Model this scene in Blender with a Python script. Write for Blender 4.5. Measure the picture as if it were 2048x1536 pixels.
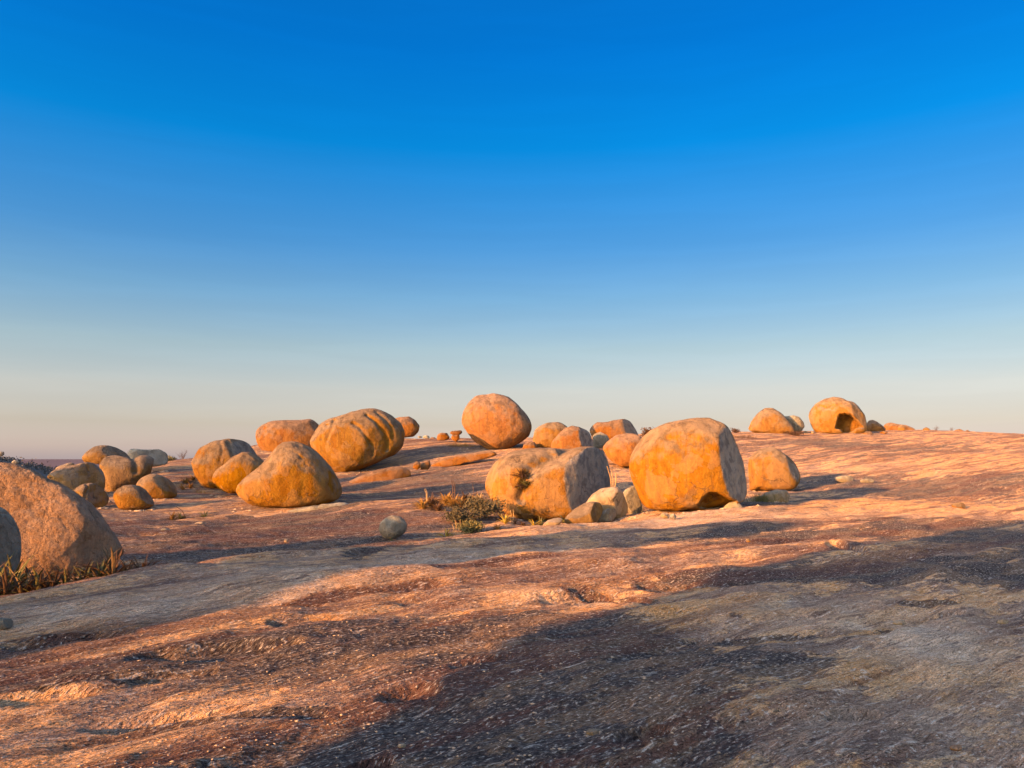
import bpy, bmesh, math, random
import numpy as np
from mathutils import Vector

# ---------------------------------------------------------------- clearing
for o in list(bpy.data.objects):
    bpy.data.objects.remove(o)
scene = bpy.context.scene
COL = scene.collection
R = math.radians

# ---------------------------------------------------------------- camera
FPX, CX, CY, EYE = 1547.0, 1024.0, 768.0, 1.6       # focal length and centre in photo pixels, eye height
PITCH = math.atan(149.0 / FPX)
cam_d = bpy.data.cameras.new('camera')
cam = bpy.data.objects.new('camera', cam_d)
COL.objects.link(cam)
cam_d.sensor_width = 36.0
cam_d.lens = 36.0 * FPX / 2048.0
cam_d.clip_start, cam_d.clip_end = 0.1, 120000.0
cam.location = (0, 0, EYE)
cam.rotation_euler = (R(90) + PITCH, 0, 0)
scene.camera = cam

# ---------------------------------------------------------------- sky and sun
SUN_AZ, SUN_EL = 45.0, 10.0          # light travels towards this azimuth (clockwise from +Y); sun height
world = bpy.data.worlds.new('World')
scene.world = world
world.use_nodes = True
wt = world.node_tree
wt.nodes.clear()
def wnode(t, **kw):
    n = wt.nodes.new(t)
    for k, v in kw.items():
        setattr(n, k, v)
    return n
sky = wnode('ShaderNodeTexSky', sky_type='NISHITA')
sky.sun_disc = False
sky.sun_elevation = R(SUN_EL)
sky.sun_rotation = R(SUN_AZ + 180.0)
sky.altitude = 500
sky.air_density, sky.dust_density, sky.ozone_density = 1.0, 0.9, 1.5
# the phone's colour rendering of this dusk sky: graded by height above the horizon on the side away from the sun,
# easing into a sky made brighter and warmer overhead and sunward to lift shadows
tc = wnode('ShaderNodeTexCoord')
sx = wnode('ShaderNodeSeparateXYZ')
ramp = wnode('ShaderNodeValToRGB')
wt.links.new(tc.outputs['Generated'], sx.inputs[0])
wt.links.new(sx.outputs['Z'], ramp.inputs[0])
SKY_GRADE = [(0.0, (.54, .51, .92)), (0.015, (.55, .485, .76)), (0.043, (.53, .435, .53)), (0.086, (.63, .495, .51)), (0.139, (.56, .52, .52)),
             (0.203, (.36, .50, .61)), (0.264, (.19, .455, .69)), (0.38, (.008, .475, .88)), (0.483, (.004, .42, .93)), (0.62, (.01, .42, .95)),
             (0.8, (.5, .7, .9)), (1.0, (.7, .8, .9))]
el = ramp.color_ramp.elements
while len(el) > 1:
    el.remove(el[-1])
el[0].position = 0.0
el[0].color = tuple(v * .683 / 2 for v in SKY_GRADE[0][1]) + (1,)
for p, c in SKY_GRADE[1:]:
    e = el.new(p)
    e.color = tuple(v * .683 / 2 for v in c) + (1,)
SKY_STRENGTH = 0.1
gain = wnode('ShaderNodeVectorMath', operation='SCALE')
gain.inputs['Scale'].default_value = 2.0
wt.links.new(ramp.outputs[0], gain.inputs[0])
dotn = wnode('ShaderNodeVectorMath', operation='DOT_PRODUCT')
dotn.inputs[1].default_value = (math.sin(R(SUN_AZ)), math.cos(R(SUN_AZ)), 0)
wt.links.new(tc.outputs['Generated'], dotn.inputs[0])
fac = wnode('ShaderNodeMapRange', interpolation_type='SMOOTHSTEP')
fac.inputs[1].default_value, fac.inputs[2].default_value = -0.55, 0.10
wt.links.new(dotn.outputs['Value'], fac.inputs[0])
facz = wnode('ShaderNodeMapRange', interpolation_type='SMOOTHSTEP')
facz.inputs[1].default_value, facz.inputs[2].default_value = 0.90, 0.60
wt.links.new(sx.outputs['Z'], facz.inputs[0])
fm = wnode('ShaderNodeMath', operation='MULTIPLY')
wt.links.new(fac.outputs[0], fm.inputs[0])
wt.links.new(facz.outputs[0], fm.inputs[1])
azf = wnode('ShaderNodeMapRange')
azf.inputs[1].default_value, azf.inputs[2].default_value = 0.15, 1.0
azf.inputs[3].default_value, azf.inputs[4].default_value = 1.22, .84
wt.links.new(dotn.outputs['Value'], azf.inputs[0])
gain2 = wnode('ShaderNodeVectorMath', operation='SCALE')
wt.links.new(gain.outputs[0], gain2.inputs[0])
wt.links.new(azf.outputs[0], gain2.inputs['Scale'])
grade = wnode('ShaderNodeMix', data_type='VECTOR')
grade.inputs[4].default_value = (1.72, 1.43, 1.28)
wt.links.new(fm.outputs[0], grade.inputs[0])
wt.links.new(gain2.outputs[0], grade.inputs[5])
mixc = wnode('ShaderNodeVectorMath', operation='MULTIPLY')
wt.links.new(sky.outputs[0], mixc.inputs[0])
wt.links.new(grade.outputs[1], mixc.inputs[1])
cmap = wnode('ShaderNodeMapping')
cmap.inputs['Scale'].default_value = (2.2, 2.2, 26.0)
wt.links.new(tc.outputs['Generated'], cmap.inputs[0])
cn = wnode('ShaderNodeTexNoise')
cn.inputs['Scale'].default_value = 1.6
cn.inputs['Detail'].default_value = 6
cn.inputs['Roughness'].default_value = .55
cn.inputs['Distortion'].default_value = .3
wt.links.new(cmap.outputs[0], cn.inputs['Vector'])
cr = wnode('ShaderNodeMapRange', interpolation_type='SMOOTHSTEP')
cr.inputs[1].default_value, cr.inputs[2].default_value = .40, .66
cr.inputs[3].default_value, cr.inputs[4].default_value = .985, 1.015
wt.links.new(cn.outputs[0], cr.inputs[0])
cl = wnode('ShaderNodeVectorMath', operation='SCALE')
wt.links.new(mixc.outputs[0], cl.inputs[0])
wt.links.new(cr.outputs[0], cl.inputs['Scale'])
bg = wnode('ShaderNodeBackground')
bg.inputs[1].default_value = SKY_STRENGTH
wout = wnode('ShaderNodeOutputWorld')
wt.links.new(cl.outputs[0], bg.inputs[0])
wt.links.new(bg.outputs[0], wout.inputs[0])

sun_d = bpy.data.lights.new('sun', 'SUN')
sun_d.energy = 3.05
sun_d.angle = R(0.6)
sun_d.color = (1.0, 0.455, 0.125)
sun = bpy.data.objects.new('sun', sun_d)
COL.objects.link(sun)
LDIR = Vector((math.sin(R(SUN_AZ)) * math.cos(R(SUN_EL)), math.cos(R(SUN_AZ)) * math.cos(R(SUN_EL)), -math.sin(R(SUN_EL))))
sun.rotation_euler = LDIR.to_track_quat('-Z', 'Y').to_euler()
sun.location = (-30, -30, 30)

vs = scene.view_settings
vs.view_transform, vs.look, vs.gamma = 'Standard', 'None', 1.0
vs.exposure = 2.05
scene.cycles.max_bounces = 5
scene.cycles.diffuse_bounces = 3

# ---------------------------------------------------------------- numpy helpers
rng = np.random.default_rng(7)
random.seed(7)
_perm = rng.permutation(256)
_perm = np.concatenate([_perm, _perm, _perm]).astype(np.int64)
_g = rng.normal(size=(256, 3))
_g /= np.linalg.norm(_g, axis=1)[:, None]

def perlin(p):
    p = np.asarray(p, float)
    out = np.empty(len(p))
    for s in range(0, len(p), 120000):
        q = p[s:s + 120000]
        i = np.floor(q).astype(np.int64)
        f = q - i
        u = f * f * f * (f * (f * 6 - 15) + 10)
        i &= 255
        res = 0
        for dx in (0, 1):
            wx = u[:, 0] if dx else 1 - u[:, 0]
            a = _perm[i[:, 0] + dx]
            for dy in (0, 1):
                wy = u[:, 1] if dy else 1 - u[:, 1]
                b = _perm[a + i[:, 1] + dy]
                for dz in (0, 1):
                    wz = u[:, 2] if dz else 1 - u[:, 2]
                    g = _g[_perm[b + i[:, 2] + dz] & 255]
                    d = g[:, 0] * (f[:, 0] - dx) + g[:, 1] * (f[:, 1] - dy) + g[:, 2] * (f[:, 2] - dz)
                    res = res + wx * wy * wz * d
        out[s:s + 120000] = res
    return out * 1.6

def fbm(p, octaves=4, gain_=.5):
    a, t, r = 1.0, 0.0, 0
    for k in range(octaves):
        r = r + a * perlin(p * 2 ** k + 17.3 * k)
        t += a
        a *= gain_
    return r / t

def sstep(a, b, x):
    t = np.clip((x - a) / (b - a), 0, 1)
    return t * t * (3 - 2 * t)

def ray(px, py):
    cx, cy = (px - CX) / FPX, -(py - CY) / FPX
    c, s = math.cos(PITCH), math.sin(PITCH)
    return np.array([cx, c - cy * s, s + cy * c])

def at(px, py, Y):
    """world point on the sight line of a photo pixel at distance Y ahead"""
    d = ray(px, py)
    return np.array([0, 0, EYE]) + d * (Y / d[1])

# ---------------------------------------------------------------- terrain heights
FOL = R(52)                                       # the rock's banding runs this way (from +Y towards +X)
FA = np.array([math.sin(FOL), math.cos(FOL)])
FB = np.array([math.cos(FOL), -math.sin(FOL)])
ctl_px = [  # near crest of the slab
    (0, 1192, 9.5), (300, 1143, 10.5), (530, 1118, 12), (700, 1103, 13.5), (870, 1085, 15.5), (1100, 1060, 19),
    (1300, 1037, 22.5), (1500, 1012, 26),
    # shallow trough behind it
    (255, 1135, 13.5), (400, 1120, 16), (545, 1110, 17.5), (785, 1082, 21), (330, 1085, 20), (300, 1040, 25),
    (265, 1018, 28), (480, 1040, 25.5), (570, 1013, 29), (700, 1000, 31), (870, 1012, 27), (920, 1066, 23),
    (1080, 1037, 28.5), (1200, 1048, 25), (1380, 1016, 25.5), (1540, 981, 36.5), (1700, 955, 41), (1850, 940, 43),
    (2048, 955, 36), (2048, 1015, 25), (1800, 1010, 26.5), (1650, 1040, 21.5), (1850, 1080, 15.5), (2048, 1110, 12.8),
    # slope up to the skyline
    (740, 940, 46), (640, 935, 47), (860, 950, 40), (860, 905, 50), (900, 880, 56), (990, 898, 52), (870, 879, 62),
    (1080, 884, 60), (1150, 897, 50), (1250, 932, 42), (1260, 965, 36), (1500, 868, 66), (1460, 885, 58),
    (1480, 930, 50), (1600, 895, 57), (1550, 866, 70), (1680, 866, 72), (1750, 900, 57), (1850, 861, 92),
    (1950, 864, 88), (2048, 868, 80), (1900, 900, 58), (2048, 905, 52),
    (430, 977, 36), (330, 992, 31), (200, 1008, 28), (330, 926, 46), (370, 934, 42), (350, 955, 37), (420, 915, 52),
    (500, 895, 58), (150, 985, 33), (240, 972, 36), (290, 940, 41)]
ctl = [tuple(at(*c)) for c in ctl_px]
ctl += [(-6.2, 11.2, -.45), (-7.5, 12.4, -.36), (-9.5, 12.5, -.4), (-28, 48, -2.5), (-45, 60, -9), (-30, 100, -4), (-5, 92, 2.2),
        (15, 100, 2.4), (45, 112, 4.0), (80, 110, 2.6), (110, 90, 2), (60, 45, 2.0), (40, 25, .8),
        (0, 0, 0), (5, 0, .1), (-5, 0, -.15), (0, -15, -.3), (-15, -10, -.5), (15, -10, .2), (-25, 5, -.8), (30, 10, .4),
        (-12, 2, -.3), (-40, -30, -2), (40, -30, -1), (0, -60, -3), (-30, 30, -1.2),
        (-2.7, 4, -.12), (0, 4, 0), (2.8, 4, .10), (-4.3, 7, -.10), (0, 8, 0), (4, 8, .08)]
ctl = np.array(ctl)

def tps_fit(P, z, lam=.02):
    n = len(P)
    d = np.linalg.norm(P[:, None] - P[None], axis=2)
    K = np.where(d > 0, d * d * np.log(d + 1e-9), 0) + lam * np.eye(n) * 20
    Q = np.c_[np.ones(n), P]
    A = np.block([[K, Q], [Q.T, np.zeros((3, 3))]])
    return np.linalg.solve(A, np.r_[z, 0, 0, 0])
TPS = tps_fit(ctl[:, :2], ctl[:, 2])

def base_z(X, Y):
    P = np.c_[X, Y]
    out = np.empty(len(P))
    for s in range(0, len(P), 60000):
        q = P[s:s + 60000]
        d2 = ((q[:, None] - ctl[None, :, :2]) ** 2).sum(2)
        K = .5 * d2 * np.log(d2 + 1e-12)
        out[s:s + 60000] = K @ TPS[:-3] + TPS[-3] + q @ TPS[-2:]
    r = np.hypot(P[:, 0], P[:, 1])
    az = np.degrees(np.arctan2(P[:, 0], P[:, 1]))
    r0 = 58 + 62 * sstep(-24, -6, az)
    r0 = np.where(np.abs(az) > 60, 58, r0)
    plain = -46 + 0 * r
    t = sstep(r0, r0 * 2.3, r)
    out = np.clip(out, -30, 9)
    return out * (1 - t) + plain * t

def relief(X, Y, spacing):
    """banded granite surface: shallow ledges, hollows and grain, finer than the mesh left out"""
    a = X * FA[0] + Y * FA[1]
    b = X * FB[0] + Y * FB[1]
    r = np.hypot(X, Y)
    def w(lam):
        return sstep(1.4, 3.2, lam / spacing)
    wob = fbm(np.c_[X / 5, Y / 5, 0 * X + 3], 2) * 1.2
    z = .035 * fbm(np.c_[a / 7, (b + wob) / 3.2, 0 * a], 2)
    n1 = fbm(np.c_[a / 3.2, (b + .5 * wob) / .85, 0 * a + 9], 2)
    z = z + w(.5) * (.024 * np.tanh(n1 * 12) + .01 * n1)
    # peeled sheets: flat treads with a sharp edge on one side
    ns = fbm(np.c_[a / 2.8, (b + .4 * wob) / 1.0, 0 * a + 14], 3) * 7 + fbm(np.c_[X / .25, Y / .25, 0 * X + 8], 2) * .35
    fr = ns - np.floor(ns)
    z = z + w(.4) * .014 * (np.floor(ns) + sstep(.60, 1.0, fr))
    nb = fbm(np.c_[a / 9, (b + wob) / 2.4, 0 * a + 91], 3) * 5
    fb = nb - np.floor(nb)
    z = z + .05 * (np.floor(nb) + sstep(.45, 1.0, fb)) * sstep(6, 14, r)
    n2 = perlin(np.c_[a / .8, (b + .3 * wob) / .26, 0 * a + 21])
    z = z + w(.26) * .009 * np.tanh(n2 * 6)
    near = r < 60
    zz = np.zeros(len(X))
    A, B = a[near], b[near]
    wn = w(.14)[near]
    n3 = perlin(np.c_[A / .42, B / .14, 0 * A + 33])
    zz[near] = wn * .013 * n3
    n4 = perlin(np.c_[A / .13, B / .055, 0 * A + 47])
    zz[near] += w(.055)[near] * .011 * n4
    n5 = perlin(np.c_[A / .05, B / .028, 0 * A + 61])
    zz[near] += w(.026)[near] * .008 * n5
    fade = 1 - sstep(90, 160, r)
    return (z + zz) * fade

HOLLOWS = [(140, 1278, 110, 14, .10), (440, 1308, 140, 14, .10), (1180, 1186, 110, 5, .05), (1690, 1098, 26, 8, .10), (820, 1390, 60, 10, .07),
           (330, 1425, 140, 12, .07), (90, 1400, 90, 12, .08), (740, 1520, 50, 16, .10), (620, 1240, 70, 8, .06), (560, 1205, 80, 6, .06), (1880, 1230, 60, 5, .05),
           (1430, 1275, 60, 5, .05), (1620, 1215, 60, 5, .05), (960, 1335, 60, 6, .05), (1290, 1480, 60, 10, .05), (1700, 1420, 60, 8, .05)]
# long joints, old water streaks and one shadow streak painted as stain: photo line, half width in metres, stain, depth
JOINTS_SHADOW = [((290, 1146), (520, 1100), (780, 1060), .34, 1.0, .05), ((255, 1112), (440, 1076), (560, 1058), .22, .9, .04), ((330, 1085), (480, 1062), (620, 1048), .14, .7, .03),
          ((480, 1034), (600, 1026), (720, 1008), .16, .8, .04), ((700, 985), (780, 962), (850, 945), .22, .8, .05), ((600, 1128), (700, 1108), (800, 1092), .18, .7, .03),  # last line here is a painted shadow beside the small round boulder
          ((1420, 1088), (1750, 1066), (2048, 1040), .10, 1.0, .08), ((1300, 1168), (1650, 1164), (2048, 1150), .12, 1.0, .07), ((1850, 1118), (1950, 1110), (2048, 1104), .10, 1.0, .06),
          ((1060, 1172), (1180, 1180), (1290, 1196), .06, .8, .06), ((1450, 1060), (1650, 1045), (1900, 1030), .08, .7, .04), ((560, 1205), (700, 1180), (860, 1168), .06, .8, .04),
          ((1500, 1010), (1700, 990), (1900, 970), .12, .6, .04), ((300, 1040), (420, 1030), (480, 1020), .14, .6, .03), ((880, 1140), (1050, 1120), (1250, 1105), .08, .8, .05),
          ((1480, 1240), (1700, 1212), (1900, 1205), .05, .8, .04), ((1450, 1285), (1620, 1262), (1800, 1252), .05, .7, .03), ((0, 1400), (200, 1372), (420, 1345), .05, .8, .05), ((150, 1480), (380, 1440), (640, 1420), .05, .7, .04)]
_jt = []
def joints(X, Y):
    """stain and depth of the long joints, with the painted shadow streak"""
    if not _jt:
        for *pts, w, st_, dp in JOINTS_SHADOW:
            gp = [px_ground(*p)[:2] for p in pts]
            _jt.append((gp, max(w, .013 * gp[1][1]), st_, dp * .75))
    st, z = np.zeros(len(X)), np.zeros(len(X))
    r = np.hypot(X, Y)
    for pts, w, st_, dp in _jt:
        P = np.array(pts)
        lo, hi = P.min(0) - 2.5, P.max(0) + 2.5
        m = (X > lo[0]) & (X < hi[0]) & (Y > lo[1]) & (Y < hi[1])
        if not m.any():
            continue
        x, y = X[m], Y[m]
        wob = fbm(np.c_[x / 1.3, y / 1.3, 0 * x + 41], 3) * w * 2.2
        best = np.full(len(x), 1e9)
        for (x0, y0), (x1, y1) in zip(pts[:-1], pts[1:]):
            dx, dy = x1 - x0, y1 - y0
            t = np.clip(((x - x0) * dx + (y - y0) * dy) / (dx * dx + dy * dy), 0, 1)
            best = np.minimum(best, np.hypot(x - x0 - t * dx, y - y0 - t * dy))
        d = np.abs(best + wob * .5)
        brk = sstep(-.35, .05, perlin(np.c_[x / 2.2, y / 2.2, 0 * x + 51]))
        st[m] = np.maximum(st[m], st_ * brk * sstep(1.6 * w, .7 * w, d))
        z[m] -= dp * brk * sstep(w, .3 * w, d)
    return st, z

_hol = []
def hollows(X, Y):
    if not _hol:
        for px, py, w, h, dep in HOLLOWS:
            x, y, z = px_ground(px, py)
            _hol.append((x, y, w * y / FPX, max(.08, .5 * abs(px_ground(px, py - h)[1] - px_ground(px, py + h)[1])), dep))
    z = joints(X, Y)[1]
    wob = fbm(np.c_[X / .5, Y / .5, 0 * X + 77], 3)
    for x, y, rx, ry, dep in _hol:
        dx, dy = X - x, Y - y
        a = dx * FA[0] + dy * FA[1]
        b = dx * FB[0] + dy * FB[1]
        # steep on the near side, easing out on the far side
        d = np.sqrt((dx / rx) ** 2 + ((dy - .3 * dx) / ry) ** 2) + .45 * wob
        z -= dep * sstep(1.15, .75, d)
    return z

def ground_z(x, y):
    X, Y = np.atleast_1d(np.asarray(x, float)), np.atleast_1d(np.asarray(y, float))
    z = base_z(X, Y) + relief(X, Y, np.maximum(np.hypot(X, Y), 1) * .0045) + hollows(X, Y)
    return z if np.ndim(x) else float(z[0])

def px_ground(px, py, y0=3.0, y1=95.0):
    """where the sight line of a photo pixel meets the ground"""
    d = ray(px, py)
    ys = np.geomspace(y0, y1, 260)
    pts = np.array([0, 0, EYE])[None] + d[None] * (ys / d[1])[:, None]
    g = base_z(pts[:, 0], pts[:, 1])
    hit = np.where(pts[:, 2] <= g)[0]
    k = hit[0] if len(hit) else len(ys) - 1
    return pts[k, 0], pts[k, 1], float(g[k])

# ---------------------------------------------------------------- object helpers
def mesh_np(name, verts, faces, smooth=True, attrs=None):
    me = bpy.data.meshes.new(name)
    verts = np.asarray(verts, np.float32)
    faces = np.asarray(faces, np.int32)
    k = faces.shape[1]
    me.vertices.add(len(verts))
    me.vertices.foreach_set('co', verts.ravel())
    me.loops.add(faces.size)
    me.loops.foreach_set('vertex_index', faces.ravel())
    me.polygons.add(len(faces))
    me.polygons.foreach_set('loop_start', np.arange(0, faces.size, k, dtype=np.int32))
    me.polygons.foreach_set('loop_total', np.full(len(faces), k, np.int32))
    if smooth:
        me.polygons.foreach_set('use_smooth', np.ones(len(faces), bool))
    for an, av in (attrs or {}).items():
        at_ = me.attributes.new(an, 'FLOAT', 'POINT')
        at_.data.foreach_set('value', np.asarray(av, np.float32))
    me.update(calc_edges=True)
    return me

def link(name, data, loc=(0, 0, 0), mat=None, parent=None, **props):
    o = bpy.data.objects.new(name, data)
    COL.objects.link(o)
    o.location = loc
    if mat is not None and data is not None and not data.materials:
        data.materials.append(mat)
    if parent is not None:
        o.parent = parent
    for k, v in props.items():
        if v is not None:
            o[k] = v
    return o

# ---------------------------------------------------------------- materials
class NT:
    def __init__(self, name):
        self.m = bpy.data.materials.new(name)
        self.m.use_nodes = True
        self.t = self.m.node_tree
        self.t.nodes.clear()
        self.geo = self.t.nodes.new('ShaderNodeNewGeometry')
        self.pos = self.geo.outputs['Position']
    def n(self, t, **kw):
        x = self.t.nodes.new(t)
        for k, v in kw.items():
            setattr(x, k, v)
        return x
    def put(self, sock, v):
        if hasattr(v, 'is_linked') or isinstance(v, bpy.types.NodeSocket):
            self.t.links.new(v, sock)
        else:
            sock.default_value = v
    def mapping(self, scale=(1, 1, 1), rot=(0, 0, 0), src=None):
        mp = self.n('ShaderNodeMapping')
        self.put(mp.inputs[0], src or self.pos)
        mp.inputs['Rotation'].default_value = rot
        mp.inputs['Scale'].default_value = scale
        return mp.outputs[0]
    def noise(self, vec, scale, detail=4, rough=.55, dist=0.0):
        x = self.n('ShaderNodeTexNoise')
        self.put(x.inputs['Vector'], vec)
        x.inputs['Scale'].default_value = scale
        x.inputs['Detail'].default_value = detail
        x.inputs['Roughness'].default_value = rough
        x.inputs['Distortion'].default_value = dist
        return x.outputs[0]
    def vor(self, vec, scale, feature='F1', out='Distance'):
        x = self.n('ShaderNodeTexVoronoi', feature=feature)
        self.put(x.inputs['Vector'], vec)
        x.inputs['Scale'].default_value = scale
        return x.outputs[out]
    def ramp(self, v, a, b, lo=0.0, hi=1.0):
        x = self.n('ShaderNodeMapRange', interpolation_type='SMOOTHSTEP')
        self.put(x.inputs[0], v)
        x.inputs[1].default_value, x.inputs[2].default_value = a, b
        x.inputs[3].default_value, x.inputs[4].default_value = lo, hi
        return x.outputs[0]
    def math(self, op, a, b=0.0, clamp=False):
        x = self.n('ShaderNodeMath', operation=op, use_clamp=clamp)
        self.put(x.inputs[0], a)
        self.put(x.inputs[1], b)
        return x.outputs[0]
    def mix(self, f, a, b, blend='MIX'):
        x = self.n('ShaderNodeMix', data_type='RGBA', blend_type=blend)
        self.put(x.inputs[0], f)
        for s, v in ((6, a), (7, b)):
            if isinstance(v, tuple) and len(v) == 3:
                v = v + (1,)
            self.put(x.inputs[s], v)
        return x.outputs[2]
    def attr(self, name):
        return self.n('ShaderNodeAttribute', attribute_name=name).outputs['Fac']
    def bump(self, h, strength, dist, normal=None):
        x = self.n('ShaderNodeBump')
        x.inputs['Strength'].default_value = strength
        x.inputs['Distance'].default_value = dist
        self.put(x.inputs['Height'], h)
        if normal is not None:
            self.put(x.inputs['Normal'], normal)
        return x.outputs[0]
    def finish(self, col, rough=.9, normal=None, spec=.15, diff_rough=.6):
        p = self.n('ShaderNodeBsdfPrincipled')
        self.put(p.inputs['Base Color'], col)
        self.put(p.inputs['Roughness'], rough)
        p.inputs['Specular IOR Level'].default_value = spec
        p.inputs['Diffuse Roughness'].default_value = diff_rough
        if normal is not None:
            self.put(p.inputs['Normal'], normal)
        o = self.n('ShaderNodeOutputMaterial')
        self.t.links.new(p.outputs[0], o.inputs[0])
        return self.m

def ground_material():
    t = NT('banded_granite')
    rot = (0, 0, FOL - R(90))
    # mapping rotates points so that X runs along the banding
    band = t.mapping((1, 1, 1), (0, 0, FOL - R(90)))
    def st(sx_, sy_):
        mp = t.n('ShaderNodeMapping')
        t.put(mp.inputs[0], band)
        mp.inputs['Scale'].default_value = (sx_, sy_, .6)
        return mp.outputs[0]
    stain_a, ochre_a = t.attr('stain'), t.attr('ochre')
    streak = t.noise(st(.16, 1.3), 1.0, 6, .6, .4)
    streak2 = t.noise(st(.7, 4.5), 1.0, 5, .6, .3)
    blot = t.noise(t.pos, 1.1, 6, .62)
    fine = t.noise(st(6, 16), 1.0, 5, .65)
    grit = t.noise(st(22, 48), 1.0, 3, .6)
    grit2 = t.noise(t.pos, 95.0, 2, .6)
    dash = t.noise(st(1.3, 8.0), 1.0, 4, .6, .3)
    dash2 = t.noise(st(4.5, 24.0), 1.0, 4, .62, .2)
    base = t.mix(t.ramp(blot, .40, .60), (.57, .335, .185), (.65, .455, .315))
    base = t.mix(t.ramp(streak2, .42, .60), base, (.47, .245, .13))
    och = t.math('MULTIPLY', t.ramp(t.math('ADD', blot, t.math('MULTIPLY', ochre_a, .35)), .50, .70), .75)
    base = t.mix(och, base, (.62, .30, .095))
    pale = t.ramp(t.noise(st(.5, 2.2), 1.0, 6, .65), .56, .66)
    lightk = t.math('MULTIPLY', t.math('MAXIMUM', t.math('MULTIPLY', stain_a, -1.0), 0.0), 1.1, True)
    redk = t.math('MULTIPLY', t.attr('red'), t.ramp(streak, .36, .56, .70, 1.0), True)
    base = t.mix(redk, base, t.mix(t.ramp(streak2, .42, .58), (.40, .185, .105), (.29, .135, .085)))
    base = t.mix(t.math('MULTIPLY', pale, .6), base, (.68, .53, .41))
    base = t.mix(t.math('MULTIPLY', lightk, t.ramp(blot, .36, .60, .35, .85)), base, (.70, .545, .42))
    # orange weathering crust: ragged sheets over the duller rock under them
    cn1 = t.noise(st(.55, 1.5), 1.0, 8, .66, .15)
    cn2 = t.noise(t.pos, 7.0, 5, .65)
    cv = t.math('ADD', t.math('MULTIPLY', cn1, .8), t.math('MULTIPLY', cn2, .2))
    cv = t.math('ADD', cv, t.math('MULTIPLY', ochre_a, .06))
    crust = t.ramp(cv, .492, .512)
    under = t.mix(t.ramp(fine, .4, .6), (.22, .14, .11), (.37, .255, .195))
    keep = t.math('SUBTRACT', 1.0, t.math('MULTIPLY', lightk, .75), True)
    base = t.mix(t.math('MULTIPLY', t.math('SUBTRACT', 1.0, crust), t.math('MULTIPLY', keep, .80)), base, under)
    base = t.mix(t.math('MULTIPLY', crust, t.math('MULTIPLY', keep, .62)), base, t.mix(t.ramp(cn2, .4, .6), (.74, .385, .145), (.74, .47, .26)))
    # dark varnish of old water and lichen, ragged along the banding
    sv = t.math('ADD', t.math('MULTIPLY', streak, .50), t.math('MULTIPLY', streak2, .30))
    sv = t.math('ADD', sv, t.math('MULTIPLY', fine, .36))
    sv = t.math('ADD', sv, t.math('MULTIPLY', dash, .22))
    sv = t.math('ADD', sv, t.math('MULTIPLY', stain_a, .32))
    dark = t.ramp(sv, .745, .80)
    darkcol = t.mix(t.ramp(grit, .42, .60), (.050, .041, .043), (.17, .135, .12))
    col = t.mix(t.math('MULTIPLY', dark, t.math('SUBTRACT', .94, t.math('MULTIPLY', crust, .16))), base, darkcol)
    longs = t.noise(st(.055, .95), 1.0, 6, .62, .5)
    longm = t.math('MULTIPLY', t.ramp(longs, .52, .56), t.math('SUBTRACT', .68, t.math('MULTIPLY', lightk, .6)))
    col = t.mix(longm, col, (.15, .068, .052))
    longs2 = t.noise(st(.13, 2.1), 1.0, 5, .6, .4)
    col = t.mix(t.math('MULTIPLY', t.ramp(longs2, .42, .385), .6), col, (.13, .075, .065))
    # short dark dashes and pale flecks along the banding
    d1 = t.math('MULTIPLY', t.ramp(dash, .40, .36), .65)
    col = t.mix(d1, col, (.14, .082, .066))
    d2 = t.math('MULTIPLY', t.ramp(dash2, .41, .37), .60)
    col = t.mix(d2, col, (.12, .075, .06))
    l2 = t.math('MULTIPLY', t.ramp(dash2, .60, .67), .55)
    col = t.mix(l2, col, (.68, .58, .50))
    # grain: pale crystals and lichen flecks, dark pits
    fl = t.ramp(grit, .58, .66)
    col = t.mix(t.math('MULTIPLY', fl, .65), col, (.70, .62, .54))
    pit = t.ramp(grit, .42, .34)
    col = t.mix(t.math('MULTIPLY', pit, .65), col, (.085, .055, .045))
    pepper = t.ramp(grit2, .36, .62, .70, 1.15)
    sc = t.n('ShaderNodeVectorMath', operation='SCALE')
    t.put(sc.inputs[0], col)
    t.put(sc.inputs['Scale'], pepper)
    col = sc.outputs[0]
    n = t.bump(crust, .6, .02)
    n = t.bump(streak2, .4, .10, n)
    n = t.bump(t.ramp(dash, .46, .52), .8, .035, n)
    n = t.bump(t.ramp(dash2, .45, .54), .9, .025, n)
    n = t.bump(fine, .8, .05, n)
    n = t.bump(grit, 1.0, .03, n)
    return t.finish(col, .92, n, .12, 1.0)

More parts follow.
